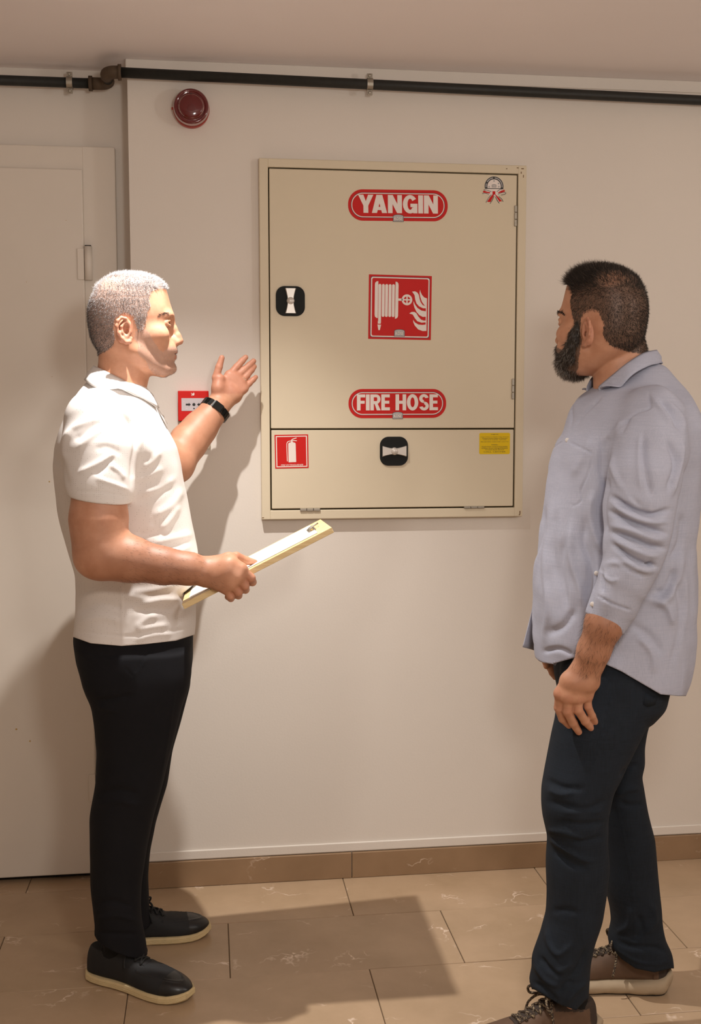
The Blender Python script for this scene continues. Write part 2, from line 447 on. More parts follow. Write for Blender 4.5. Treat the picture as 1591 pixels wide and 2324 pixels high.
def oval_sign(px0, px1, pyc, hh, txt, tw, th, parent, name, lab):
    a, b = at(px0, pyc[0]), at(px1, pyc[1]); c = (a+b)/2; w = abs(b[0]-a[0]); h = hh
    ang = (b[2]-a[2])/(b[0]-a[0]); p = Print(c, math.cos(ang), math.sin(ang))
    p.slab(rrect(w, h, h/2*.96, 14), 0, .0006)
    g = .0085
    p.ring(rrect(w-2*g, h-2*g, (h-2*g)/2*.96, 14), rrect(w-2*g-.004, h-2*g-.004, (h-2*g-.004)/2*.96, 14), 2, 3.2)
    g += .0014
    p.ring(rrect(w-2*g, h-2*g, (h-2*g)/2*.96, 14), rrect(w-2*g-.005, h-2*g-.005, (h-2*g-.005)/2*.96, 14), 1, 3.6)
    p.block(txt, 0, h*.04, w*tw, h*th, 1, 4)
    badge(p, 0, -h*.41, w*.098)
    o = p.done(name, MS, parent); o['label'] = lab; return o
oval_sign(790, 1016, (465, 467.5), .0905, 'YANGIN', .80, .58, dU, 'oval_sign', 'red oval sign reading YANGIN')
oval_sign(791, 1012.5, (916, 915.5), .0868, 'FIRE HOSE', .83, .55, dU, 'oval_sign', 'red oval sign reading FIRE HOSE')
# square hose-reel pictogram
tl, br = at(836.5, 623.5), at(978.5, 771); w, h = br[0]-tl[0], tl[2]-br[2]
p = Print((tl+br)/2, math.cos(-.012), math.sin(-.012))
p.slab([(-w/2, -h/2), (w/2, -h/2), (w/2, h/2), (-w/2, h/2)], 0, .0006)
p.ring(rrect(w*.945, h*.945, .006), rrect(w*.918, h*.918, .005), 2, 3.2)
p.ring(rrect(w*.93, h*.93, .006), rrect(w*.895, h*.895, .005), 1, 3.6)
def q(X, Y): return ((X-775)/1270*w, (765-Y)/1305*h)
for x0, x1, y0, y1 in ((335, 392, 300, 1105), (404, 460, 300, 965), (470, 528, 300, 965), (540, 597, 300, 965), (608, 664, 300, 965)):
    a, b = q(x0, y1), q(x1, y0)
    p.poly(rrect(b[0]-a[0], b[1]-a[1], (b[0]-a[0])/2*.9, 5, (a[0]+b[0])/2, (a[1]+b[1])/2), 1, 4)
p.poly([q(*v) for v in ((330, 245), (295, 250), (268, 275), (262, 310), (262, 920), (270, 965), (300, 988), (326, 992))], 1, 4)
p.poly([q(*v) for v in ((678, 245), (715, 255), (735, 285), (738, 320), (736, 940), (725, 972), (700, 992), (674, 998))], 1, 4)
p.poly([q(*v) for v in ((330, 1050), (388, 1050), (388, 1105), (328, 1105))], 1, 4.5)
p.poly([q(*v) for v in ((322, 1122), (396, 1124), (372, 1236), (342, 1236))], 1, 4)
p.poly([q(*v) for v in ((738, 585), (820, 585), (820, 630), (738, 630))], 1, 4)
cxy = q(912, 608); R = 108/1270*w
p.ring(circ(*cxy, R), circ(*cxy, R*.62), 1, 4)
p.poly([(cxy[0]-R*.7, cxy[1]-R*.13), (cxy[0]+R*.7, cxy[1]-R*.13), (cxy[0]+R*.7, cxy[1]+R*.13), (cxy[0]-R*.7, cxy[1]+R*.13)], 1, 4.4)
p.poly([(cxy[0]-R*.13, cxy[1]-R*.7), (cxy[0]+R*.13, cxy[1]-R*.7), (cxy[0]+R*.13, cxy[1]+R*.7), (cxy[0]-R*.13, cxy[1]+R*.7)], 1, 4.8)
for fl in (((1175, 395), (1185, 440), (1215, 500), (1260, 550), (1318, 570), (1318, 740), (1280, 725), (1215, 640), (1180, 540), (1166, 460)),
           ((1015, 440), (1070, 432), (1120, 455), (1150, 500), (1165, 570), (1185, 640), (1230, 705), (1300, 735), (1310, 772), (1240, 770), (1160, 735), (1105, 675), (1080, 600), (1065, 510)),
           ((1048, 632), (1075, 700), (1130, 770), (1210, 820), (1290, 832), (1314, 830), (1314, 940), (1240, 948), (1170, 915), (1110, 850), (1065, 760), (1045, 690)),
           ((962, 882), (1010, 852), (1070, 850), (1110, 880), (1150, 945), (1205, 1005), (1260, 1022), (1312, 1020), (1312, 1055), (1220, 1066), (1130, 1040), (1080, 980), (1035, 905)),
           ((1042, 1010), (1080, 1065), (1150, 1105), (1230, 1112), (1314, 1100), (1314, 1232), (1240, 1236), (1150, 1205), (1080, 1130), (1050, 1070))):
    p.poly([q(*v) for v in fl], 1, 4)
p.poly([q(*v) for v in ((1298, 570), (1318, 570), (1318, 1232), (1298, 1232))], 1, 4.4)
badge(p, *q(770, 1285), w*.155)
o = p.done('hose_reel_sign', MS, dU); o['label'] = 'red square sign with hose reel and flames'
# fire extinguisher sticker
tl, br = at(623.5, 986.5), at(700, 1062.5); w, h = br[0]-tl[0], tl[2]-br[2]
p = Print((tl+br)/2, math.cos(.014), math.sin(.014))
p.slab([(-w/2, -h/2), (w/2, -h/2), (w/2, h/2), (-w/2, h/2)], 0, .0006)
p.ring([(-w*.463, -h*.463), (w*.463, -h*.463), (w*.463, h*.463), (-w*.463, h*.463)], [(-w*.435, -h*.435), (w*.435, -h*.435), (w*.435, h*.435), (-w*.435, h*.435)], 1, 3.6)
def q(X, Y): return ((X-748)/1110*w, (710-Y)/1120*h)
p.poly([q(*v) for v in ((640, 1070), (892, 1065), (886, 480), (880, 435), (850, 415), (800, 405), (790, 375), (735, 375), (725, 405), (670, 418), (640, 450))], 1, 4)
p.line([q(*v) for v in ((598, 1035), (592, 700), (592, 460), (605, 410), (640, 378), (700, 362), (760, 360))], .0022, 1, 4.3)
p.line([q(*v) for v in ((735, 345), (790, 300), (918, 262))], .0024, 1, 4.5)
p.line([q(*v) for v in ((735, 350), (830, 348), (925, 356))], .0024, 1, 4.7)
p.text('FIRE EXTINGUISHER', *q(752, 1160), w*.67, h*.042, 1, 4, shear=.3, offset=.012)
o = p.done('extinguisher_sticker', MS, dL); o['label'] = 'red fire extinguisher sticker'
# yellow label
tl, br = at(1088, 982.5), at(1157, 1030.5); w, h = br[0]-tl[0], tl[2]-br[2]
p = Print((tl+br)/2); p.slab(rrect(w, h, .0045), 5, .0005)
for yy, ww, s_ in ((.43, .25, 'ÖNEMLİ NOT'), (.31, .92, 'Yangın Cihazlarınızın İçindeki Yangın Söndürücü'), (.24, .82, 'Cihazların Kontrol Bakım ve Dolumları'), (.17, .76, 'Yetkili Servis Tarafından Yapılmalıdır'), (.08, .9, 'MÜŞTERİ DESTEK HATTI'), (-.06, .22, 'WARNING !'), (-.15, .84, 'PLEASE WANT YOUR EXTINGUISHERS'), (-.225, .85, 'INTERNAL FILLING AND MAINTENANCE'), (-.295, .62, 'TO OUR SALES SERVICE'), (-.39, .72, 'CALL CENTER')):
    p.text(s_, 0, yy*h, w*ww, h*.047, 4, 3.4, offset=.004)
o = p.done('yellow_label', MS, dL); o['label'] = 'yellow rectangular notice label'
# round seal sticker with ribbon
c = at(1121, 429); S = 45.0/37
p = Print(c, step=.00018); k = 1/(13.26*735)
def q(X, Y): return ((X-545)*k, (560-Y)*k)
cc = q(548, 485)
p.poly(circ(*cc, 285*k, 30), 1, 2)
p.ring([(cc[0]+280*k*math.cos(math.radians(a)), cc[1]+280*k*math.sin(math.radians(a))) for a in np.linspace(-14, 196, 32)]+[], [(cc[0]+200*k*math.cos(math.radians(a)), cc[1]+200*k*math.sin(math.radians(a))) for a in np.linspace(-14, 196, 32)], 4, 2.6)
for a0, a1 in ((188, 162), (150, 98), (86, -6)):
    m_ = 9; A = [(cc[0]+(240+r_)*k*math.cos(math.radians(a)), cc[1]+(240+r_)*k*math.sin(math.radians(a))) for r_ in (14,) for a in np.linspace(a0, a1, m_)]
    B = [(cc[0]+226*k*math.cos(math.radians(a)), cc[1]+226*k*math.sin(math.radians(a))) for a in np.linspace(a0, a1, m_)]
    p.put(A+B, [(i, i+1, m_+i+1, m_+i) for i in range(m_-1)], 3, 3.2)
badge(p, *q(548, 470), 120*k, 3)
for (x_, y_) in ((400, 500), (545, 330), (680, 400), (690, 490)): p.poly(circ(*q(x_, y_), 26*k, 10), 3, 3.2)
for pts in (((430, 655), (330, 640), (240, 610), (210, 665), (330, 680), (430, 690)), ((670, 655), (770, 600), (860, 575), (875, 625), (780, 655), (670, 680)),
            ((520, 700), (430, 800), (345, 925), (400, 935), (450, 930), (545, 740)), ((575, 715), (640, 820), (715, 930), (740, 905), (795, 905), (690, 800), (590, 710)), ((500, 625), (590, 625), (585, 720), (505, 720))):
    p.poly([q(*v) for v in pts], 0, 3.4)
for pts in (((240, 590), (330, 595), (470, 640)), ((200, 700), (260, 690), (400, 710)), ((630, 635), (720, 570), (830, 548)), ((660, 710), (780, 660), (880, 650), (910, 665), (870, 705), (760, 730)), ((430, 985), (500, 880), (555, 750)), ((310, 950), (380, 820), (470, 720)), ((595, 780), (650, 890), (710, 965)), ((690, 770), (790, 850), (825, 915))):
    p.line([q(*v) for v in pts], 14*k, 4, 3.6)
for pts in (((215, 690), (300, 712), (420, 700), (480, 670)), ((600, 700), (700, 690), (880, 655)), ((320, 930), (390, 800), (480, 710)), ((600, 740), (660, 860), (730, 945))):
    p.line([q(*v) for v in pts], 26*k, 1, 3.3)
o = p.done('ribbon_seal_sticker', MS, dU); o['label'] = 'small round seal sticker with red ribbon'
# latches: black cup plate and waisted silver turn handle
def latch(px, py, parent, horiz):
    c = at(px, py); bm = bmesh.new()
    for (sz, r, y0, y1) in ((.0855, .026, -.0015, .0), (.0835, .025, -.0045, -.0015)):
        a = rrect(sz, sz*1.02, r, 8)
        v0 = [bm.verts.new((c[0]+u, c[1]+y0, c[2]+v)) for u, v in a]; v1 = [bm.verts.new((c[0]+u, c[1]+y1, c[2]+v)) for u, v in a]
        bm.faces.new(v0); bm.faces.new(v1[::-1])
        for i in range(len(a)): bm.faces.new((v0[i], v0[(i+1) % len(a)], v1[(i+1) % len(a)], v1[i]))
    o = bmobj('latch_plate', bm, M_BLACK, parent, base=c); o['label'] = 'black square latch plate'
    V = []; n = 24
    prof = []
    for i in range(n+1):
        t = -1+2*i/n; hw = .0085+.0075*abs(t)**1.6
        if abs(t) < .22: hw = max(hw, .0115*math.sqrt(max(0, 1-(t/.30)**2)))
        prof.append((t*.036, hw))
    bm = bmesh.new(); rings = []
    for y, s in ((-.0045, 1.0), (-.012, 1.0), (-.0145, .86)):
        L = [(u, hw*s) for u, hw in prof]+[(u, -hw*s) for u, hw in prof[::-1]]
        rings.append([bm.verts.new((c[0]+(u if horiz else v), c[1]+y, c[2]+(v if horiz else u))) for u, v in L])
    for A, B in zip(rings, rings[1:]):
        for i in range(len(A)): bm.faces.new((A[i], A[(i+1) % len(A)], B[(i+1) % len(A)], B[i]))
    bm.faces.new(rings[-1]); bm.faces.new(rings[0][::-1])
    o = bmobj('latch_handle', bm, M_SILVER, parent, base=c); o['label'] = 'silver waisted turn handle'
    lathe('latch_hub', [(.0, .0105), (.0145, .0105), (.0165, .009)], c, (0, -1, 0), M_SILVER, parent, 24)
latch(659, 683.5, dU, False); latch(894, 1024, dL, True)
# hinges
def cab_hinge(px0, py0, px1, py1, vert):
    a, b = at(px0, py0), at(px1, py1); y = CY-.001
    t = 3 if vert else 1
    bm = bmesh.new()
    ax = 2 if vert else 0
    n = 3
    for i in range(n):
        lo, hi = np.minimum(a, b), np.maximum(a, b); L = hi[ax]-lo[ax]
        p0, p1 = lo.copy(), hi.copy(); p0[ax] = lo[ax]+L*i/n; p1[ax] = lo[ax]+L*(i+1)/n-.0008; p0[1] = y-.004; p1[1] = y+.004
        add_box(bm, p0, p1, .0012, 2)
    bmobj('hinge', bm, M_STEEL if vert or True else M_CAB, cab, base=(a+b)/2)
cab_hinge(1167.5, 466, 1172.5, 514, True); cab_hinge(1161.5, 859, 1166.5, 906, True)
cab_hinge(681, 1154, 727, 1159.5, False); cab_hinge(1053, 1149, 1099, 1153.5, False)

# chipped paint at the frame corners
M_CHIP = flat('rust_chip', srgb(112, 80, 44), .8)
for (a, b, w_, h_) in ((1186, 383, .004, .0012), (1183, 392, .0012, .003), (1175, 381, .003, .001), (1188, 400, .001, .004), (1180, 1163, .0014, .005), (1179, 1168, .002, .0014), (597, 1175, .003, .001), (1150, 383, .002, .001)):
    c = PY(a, b, CY); box('paint_chip', (c[0]-w_, CY-.0004, c[2]-h_), (c[0]+w_, CY+.0004, c[2]+h_), M_CHIP, cab)

# siren / beacon
M_LENS = NT('siren_lens'); M_LENS.base(srgb(112, 10, 16)); M_LENS.set(Roughness=.12); M_LENS.b.inputs['Transmission Weight'].default_value = .35; M_LENS.b.inputs['Coat Weight'].default_value = .5; M_LENS = M_LENS.m
M_SBASE = flat('siren_base', srgb(176, 62, 48), .4, var=.04)
sc_ = PY(434.5, 252, -.0)
sir = empty('alarm_siren', tuple(sc_), 'round dark red alarm siren mounted high on the wall under the pipe', 'siren')
lathe('base_ring', [(.0, .050), (.012, .051), (.022, .052), (.024, .050)], sc_, (0, -1, 0), M_SBASE, sir, 56)
lathe('lens', [(.022, .0515), (.045, .0505), (.052, .048), (.0525, .0415), (.049, .0395), (.049, .037), (.056, .0355), (.059, .03), (.0605, .015), (.061, .002)], sc_, (0, -1, 0), M_LENS, sir, 56)
lathe('bulb_core', [(.024, .014), (.04, .014), (.043, .008)], sc_, (0, -1, 0), M_PRINTBK, sir, 24)
box('clip_tab', (sc_[0]-.0565, -.02, sc_[2]-.002), (sc_[0]-.050, -.012, sc_[2]+.004), M_SBASE, sir, .001)
box('seam_notch', (sc_[0]-.0015, -.0585, sc_[2]+.024), (sc_[0]+.0015, -.0545, sc_[2]+.033), M_PRINTBK, sir)

# manual call point and the blank plate under it
M_CPANEL = flat('callpoint_panel', srgb(196, 186, 188), .35, var=.12, scale=30)
x0, x1, z0, z1 = -.085, .004, 1.4195, 1.508
cp = empty('call_point', ((x0+x1)/2, 0, z0), 'red square manual call point with black arrows on a grey panel', 'alarm button')
bm = bmesh.new(); add_box(bm, (x0, -.034, z0), (x1, -.0005, z1), .002, 2); bmobj('housing', bm, M_RED2, cp)
p = Print(((x0+x1)/2, -.0341, (z0+z1)/2)); mats = [M_CPANEL, M_PRINTBK, M_WHITE, M_RED2]
px0, px1, pz0, pz1 = -.0345, .036, -.0145, .0225
p.poly([(px0, pz0), (px1, pz0), (px1, pz1), (px0, pz1)], 0, 2)
def arrow(x, s):
    p.poly([(x-s*.0115, .0015), (x-s*.003, .0015), (x-s*.003, -.001), (x+s*.003, .004), (x-s*.003, .009), (x-s*.003, .0065), (x-s*.0115, .0065)], 1, 3.5)
arrow(-.0105, 1); arrow(.0135, -1)
p.poly(circ(.0015, .004, .0044), 1, 3.5)
p.poly(circ(.0015, -.0075, .0022, 14), 1, 3.5)
p.poly(circ(.0, .0335, .0034, 14), 2, 2); p.line([(-.006, .038), (-.004, .035), (-.005, .031), (-.003, .029)], .0013, 2, 2)
p.line([(.001, .039), (.003, .035)], .0014, 2, 2.4)
for (xx, zz) in ((-.028, .012), (-.026, .004), (-.02, -.009), (-.008, -.0105)): p.line([(xx-.003, zz), (xx, zz+.0012), (xx+.004, zz)], .0008, 2, 3.2)
p.poly([(-.0032, -.023), (-.0008, -.023), (-.0008, -.0195), (-.0032, -.0195)], 1, 2)
p.done('printed_panel', mats, cp)
wp = empty('blank_plate', (-.038, 0, 1.339), 'blank beige wall plate below the red call point', 'wall plate')
box('cover', (-.085, -.012, 1.337), (.008, -.0005, 1.4185), M_BEIGEBOX, wp, .002)
lathe('screw', [(0, .003), (.0012, .0028)], (-.038, -.012, 1.344), (0, -1, 0), M_STEEL, wp, 14)

# pipe under the ceiling with a double elbow at the corner
pr = .0142
zR0, zR1 = 2.398, 2.381
pipe = empty('iron_pipe', (-.25, 0, 2.39), 'black iron pipe running under the ceiling with a rusty double elbow', 'pipe')
def pz(x): return zR0+(zR1-zR0)*(x+.235)/1.72
YR, YL = -.05, .062
tube('pipe_section', [(-.232, YR, pz(-.232)), (1., YR, pz(1.)), (XR-.01, YR, pz(XR))], pr, M_IRON, pipe, 24)
zl = 2.397
tube('pipe_section', [(XL+.01, YL, zl), (-.30, YL, zl)], pr, M_IRON, pipe, 24)
ex = -.272
arc = lambda c, a0, a1, r, s: [(c[0]+r*math.cos(t), c[1]+r*math.sin(t), c[2]) for t in np.linspace(a0, a1, 12)]
re = .030
e1 = [(ex-re-.02, YL, zl)]+arc((ex-re, YL-re, zl), math.pi/2, 0, re, 1)+[(ex, YL-re-.008, zl)]
e2 = [(ex, YR+re+.010, pz(-.24))]+arc((ex+re, YR+re, pz(-.24)), math.pi, 1.5*math.pi, re, 1)+[(ex+re+.012, YR, pz(-.24))]
elb = tube('elbow', e1, .0175, M_IRON2, pipe, 22); tube('elbow_collar', [(ex-re-.028, YL, zl), (ex-re-.018, YL, zl)], .0215, M_IRON2, elb, 22)
elb = tube('elbow', e2, .0178, M_IRON2, pipe, 22); tube('elbow_collar', [(ex+re+.004, YR, pz(-.24)), (ex+re+.013, YR, pz(-.24))], .0222, M_IRON2, elb, 22)
tube('nipple', [(ex, YL-re+.005, zl), (ex, YR+re-.005, pz(-.24))], .0135, M_IRON, pipe, 20)
def clamp(x, y, z, wall):
    bm = bmesh.new(); seg = 28
    for i in range(seg):
        a0, a1 = 2*math.pi*i/seg, 2*math.pi*(i+1)/seg; vs = []
        for dx in (-.0085, .0085):
            for r in (pr+.0006, pr+.0032):
                for a in (a0, a1): vs.append(bm.verts.new((x+dx, y+r*math.cos(a), z+r*math.sin(a))))
        for f in ((2, 3, 7, 6), (0, 1, 5, 4), (0, 1, 3, 2), (4, 5, 7, 6)): bm.faces.new([vs[i_] for i_ in f])
    add_box(bm, (x-.008, y-.003, z+pr+.002), (x+.008, y+.003, z+pr+.016), .001)
    add_box(bm, (x-.008, y-.003, z-pr-.016), (x+.008, y+.003, z-pr-.002), .001)
    bmesh.ops.remove_doubles(bm, verts=bm.verts, dist=1e-5)
    o = bmobj('pipe_clamp', bm, M_STEEL, pipe, base=(x, y, z)); o['label'] = 'bare steel pipe clamp'
    for s in (-1, 1):
        lathe('screw', [(0, .0045), (.003, .0045), (.0035, .003)], (x, y-.003, z+s*(pr+.0095)), (0, -1, 0), M_STEEL, o, 12)
    tube('standoff', [(x, y+pr, z), (x, wall, z)], .004, M_STEEL, o, 12)
a = PY(158, 187, YL); clamp(a[0], YL, zl, REC)
a = PY(839, 195, YR); clamp(a[0], YR, pz(a[0]), 0)

# ------------------------------------------------------------------ implicit-surface modelling for people and shoes
def smin(a, b, k):
    h = np.maximum(k-np.abs(a-b), 0)/k
    return np.minimum(a, b)-h*h*k*.25
def smax(a, b, k): return -smin(-a, -b, k)
def cone(P, a, b, ra, rb):
    a = np.asarray(a, P.dtype); ba = np.asarray(b, P.dtype)-a; pa = P-a
    t = np.clip(pa@ba*P.dtype.type(1/(ba@ba+1e-12)), 0, 1)
    pa -= t[:, None]*ba
    return np.sqrt(np.einsum('ij,ij->i', pa, pa))-(P.dtype.type(ra)+P.dtype.type(rb-ra)*t)
def chain(P, pts, k=.006):
    """pts rows (x,y,z,r)"""
    d = None
    for p, q in zip(pts, pts[1:]):
        e = cone(P, p[:3], q[:3], p[3], q[3]); d = e if d is None else smin(d, e, k)
    return d
def ell(P, c, r, R=None):
    q = P-np.asarray(c, P.dtype); r = np.asarray(r, P.dtype)
    if R is not None: q = q@R.astype(P.dtype)
    q = q/r; k0 = np.sqrt(np.einsum('ij,ij->i', q, q)); q = q/r; k1 = np.sqrt(np.einsum('ij,ij->i', q, q))
    return k0*(k0-1)/(k1+1e-9)
def rot(ax, deg): return np.array(Matrix.Rotation(math.radians(deg), 3, ax))
def dense(rows, n=500, sig=.01):
    """rows (z, ...) -> smooth lookup table over z"""
    A = np.array(sorted(map(tuple, rows))); z = np.linspace(A[0, 0], A[-1, 0], n); dz = z[1]-z[0]
    out = [z]
    m = max(1, int(3*sig/dz)); k = np.exp(-.5*(np.arange(-m, m+1)*dz/sig)**2); k /= k.sum()
    for c in range(1, A.shape[1]):
        v = np.interp(z, A[:, 0], A[:, c])
        vp = np.concatenate([2*v[0]-v[m:0:-1], v, 2*v[-1]-v[-2:-m-2:-1]]); out.append(np.convolve(vp, k, 'valid'))
    return np.array(out)
def loft(P, T, p=2.2, cen=.5, top=True, bot=True, k=.01):
    """T rows: z, xmin, xmax, half depth, y centre; superellipse slices"""
    z = P[:, 2]; x0, x1, hw, yc = (np.interp(z, T[0], T[i]).astype(P.dtype) for i in (1, 2, 3, 4))
    xc = x0+(x1-x0)*cen
    a = np.maximum(np.where(P[:, 0] > xc, x1-xc, xc-x0), 1e-3); hw = np.maximum(hw, 1e-3)
    u = np.abs(P[:, 0]-xc)/a; v = np.abs(P[:, 1]-yc)/hw
    F = (u**p+v**p+1e-9)**(1/p)
    g = F**(1-p)*np.sqrt((u**(p-1)/a)**2+(v**(p-1)/hw)**2)+1e-3
    d = np.clip((F-1)/g, -np.minimum(a, hw), 10)
    if top: d = smax(d, z-T[0][-1], k)
    if bot: d = smax(d, T[0][0]-z, k)
    return d
def pxrows(rows, y0=None):
    """pixel rows (py, px_a, px_b, half depth, y) -> world rows (z, xmin, xmax, half depth, y)"""
    out = []
    for (py, a, b, hw, yc) in rows:
        A, B = PY(a, py, yc), PY(b, py, yc)
        out.append(((A[2]+B[2])/2, min(A[0], B[0]), max(A[0], B[0]), hw, yc))
    return out
def pc(rows):
    """pixel chain (px, py, y, r) -> world chain"""
    return [tuple(PY(a, b, y))+(r,) for (a, b, y, r) in rows]
def groups_sdf(groups, k=.012, far=.12):
    """groups: (lo, hi, fn) evaluated only near their boxes"""
    def f(P):
        d = np.full(len(P), far, P.dtype); mn, mx = P.min(0), P.max(0)
        for lo, hi, fn in groups:
            lo, hi = np.asarray(lo)-.03, np.asarray(hi)+.03
            if (mx < lo).any() or (mn > hi).any(): continue
            m = (P[:, 2] > lo[2]) & (P[:, 2] < hi[2]) & (P[:, 0] > lo[0]) & (P[:, 0] < hi[0]) & (P[:, 1] > lo[1]) & (P[:, 1] < hi[1])
            m = np.nonzero(m)[0]
            if len(m): d[m] = smin(d[m], fn(P[m]), k)
        return d
    return f
def bounds(pts, pad=.0):
    A = np.array([p[:3] for p in pts]); r = max(p[3] for p in pts)+pad
    return A.min(0)-r, A.max(0)+r
def polygonise(f, lo, hi, h, B=8, relax=1, slack=1.7):
    """sparse surface nets"""
    lo = np.asarray(lo, float); hi = np.asarray(hi, float)
    nb = np.ceil((hi-lo)/(h*B)).astype(int)
    G = np.stack(np.meshgrid(*[np.arange(n) for n in nb], indexing='ij'), -1).reshape(-1, 3)
    cen = lo+(G+.5)*h*B; keep = []
    for i in range(0, len(cen), 200000):
        keep.append(np.abs(f(cen[i:i+200000])) < h*B*slack)
    G = G[np.concatenate(keep)]; G = G[np.lexsort((G[:, 1], G[:, 0], G[:, 2]))]
    S = B+2; loc = np.stack(np.meshgrid(*[np.arange(S)]*3, indexing='ij'), -1).reshape(-1, 3)-1
    NX, NY, NZ = [int(n*B+4) for n in nb]
    vid, vpos, quads = [], [], []
    corner = np.array([(i, j, k) for i in (0, 1) for j in (0, 1) for k in (0, 1)])
    edges = [(a, b) for a in range(8) for b in range(a+1, 8) if np.abs(corner[a]-corner[b]).sum() == 1]
    for c0 in range(0, len(G), 150):
        g = G[c0:c0+150]; n = len(g)
        idx = g[:, None, :]*B+loc[None]
        D = f((lo+idx.reshape(-1, 3)*h).astype(np.float32)).reshape(n, S, S, S)
        s = D < 0
        cs = sum(s[:, i:S-1+i, j:S-1+j, k:S-1+k].astype(np.int8) for i, j, k in corner)
        bi, ci, cj, ck = np.nonzero((cs > 0) & (cs < 8))
        if len(bi) == 0: continue
        val = np.stack([D[bi, ci+i, cj+j, ck+k] for i, j, k in corner], 1)
        acc = np.zeros((len(bi), 3)); cnt = np.zeros(len(bi))
        for a, b in edges:
            va, vb = val[:, a], val[:, b]; m = (va < 0) != (vb < 0)
            t = np.where(m, va/np.where(m, va-vb, 1), 0)
            acc += np.where(m[:, None], corner[a]+t[:, None]*(corner[b]-corner[a]), 0); cnt += m
        cell = g[bi]*B-1+np.stack([ci, cj, ck], 1)
        vpos.append(lo+(cell+acc/cnt[:, None])*h)
        vid.append(((cell[:, 0]+1)*NY+(cell[:, 1]+1))*NZ+cell[:, 2]+1)
        def cid(b, i, j, k):
            c = g[b]*B-1+np.stack([i, j, k], 1); return ((c[:, 0]+1)*NY+(c[:, 1]+1))*NZ+c[:, 2]+1
        own = s[:, 1:B+1, 1:B+1, 1:B+1]
        for ax in range(3):
            o = [1, 1, 1]; o[ax] = 2
            nxt = s[:, o[0]:o[0]+B, o[1]:o[1]+B, o[2]:o[2]+B]
            b, i, j, k = np.nonzero(own != nxt); i, j, k = i+1, j+1, k+1
            if len(b) == 0: continue
            u, v = [(1, 2), (2, 0), (0, 1)][ax]
            P4 = []
            for du, dv in ((-1, -1), (0, -1), (0, 0), (-1, 0)):
                q = [i, j, k]; q[u] = q[u]+du; q[v] = q[v]+dv; P4.append(cid(b, *q))
            Q = np.stack(P4, 1); inside = s[b, i, j, k]
            Q[~inside] = Q[~inside][:, ::-1]
            quads.append(Q)
    vid = np.concatenate(vid); vpos = np.concatenate(vpos); quads = np.concatenate(quads)
    ids, first = np.unique(vid, return_index=True); V = vpos[first]
    F = np.searchsorted(ids, quads)
    F = np.unique(F, axis=0) if False else F
    for _ in range(relax):
        E = np.concatenate([F[:, [0, 1]], F[:, [1, 2]], F[:, [2, 3]], F[:, [3, 0]]])
        n = len(V); cnt = np.bincount(E.ravel(), minlength=n)
        M_ = np.stack([np.bincount(E[:, 0], V[E[:, 1], c], n)+np.bincount(E[:, 1], V[E[:, 0], c], n) for c in range(3)], 1)
        V = .45*V+.55*M_/np.maximum(cnt, 1)[:, None]
        V = project(f, V, h, 1)
    return V, F
def warped(f, z0, z1, hi):
    """polygonise with coarser vertical steps below z0 and above z1 not touched; returns functions for the stretched space"""
    zs_ = np.array([-.5, z0-.03, z0+.03, 3.]); st = np.array([hi, hi, 1., 1.])
    zz = np.linspace(-.5, 3, 3000); ss = np.interp(zz, zs_, st); ww = np.concatenate([[0], np.cumsum((zz[1]-zz[0])/ss[1:])])
    un = lambda P: np.stack([P[:, 0], P[:, 1], np.interp(P[:, 2], ww, zz).astype(P.dtype)], 1)
    return (lambda P: f(un(P))), un, (lambda z: float(np.interp(z, zz, ww)))
def chunked(f, P, n=60000): return np.concatenate([f(P[i:i+n].astype(np.float32)) for i in range(0, len(P), n)]).astype(float)
def grad(f, V, e=.0012):
    return np.stack([(chunked(f, V+np.eye(3)[c]*e)-chunked(f, V-np.eye(3)[c]*e))/(2*e) for c in range(3)], 1)
def project(f, V, h, it=1):
    for _ in range(it):
        d = chunked(f, V); g = grad(f, V); g2 = (g*g).sum(1)
        V = V-np.clip(d/np.maximum(g2, .2), -h, h)[:, None]*g
    return V
def normals(V, F):
    a, b = V[F[:, 2]]-V[F[:, 0]], V[F[:, 3]]-V[F[:, 1]]; fn = np.cross(a, b); N = np.zeros_like(V)
    for c in range(3):
        N[:, c] = sum(np.bincount(F[:, i], fn[:, c], len(V)) for i in range(4))
    return N/(np.linalg.norm(N, axis=1)[:, None]+1e-12)
def compact(V, F):
    used = np.zeros(len(V), bool); used[F.ravel()] = True; m = np.cumsum(used)-1
    return V[used], m[F]
def cut(V, F, g, h, snap=True):
    """keep g(V) > 0; pull the ragged border on to g = 0"""
    val = g(V); keep = (val[F] > 0).sum(1) >= 2
    F = F[keep]
    E = np.concatenate([F[:, [0, 1]], F[:, [1, 2]], F[:, [2, 3]], F[:, [3, 0]]]); Es = np.sort(E, 1)
    key = Es[:, 0].astype(np.int64)*len(V)+Es[:, 1]; u, c = np.unique(key, return_counts=True)
    bk = u[c == 1]; bv = np.unique(np.concatenate([bk//len(V), bk % len(V)]))
    bv = bv[np.abs(val[bv]) < 3*h]
    V = V.copy()
    for _ in range(2):
        P = V[bv]; e = 1e-4
        gr = np.stack([(g(P+np.eye(3)[c_]*e)-g(P-np.eye(3)[c_]*e))/(2*e) for c_ in range(3)], 1)
        V[bv] = P-np.clip(g(P)/np.maximum((gr*gr).sum(1), .05), -2*h, 2*h)[:, None]*gr
    return compact(V, F)
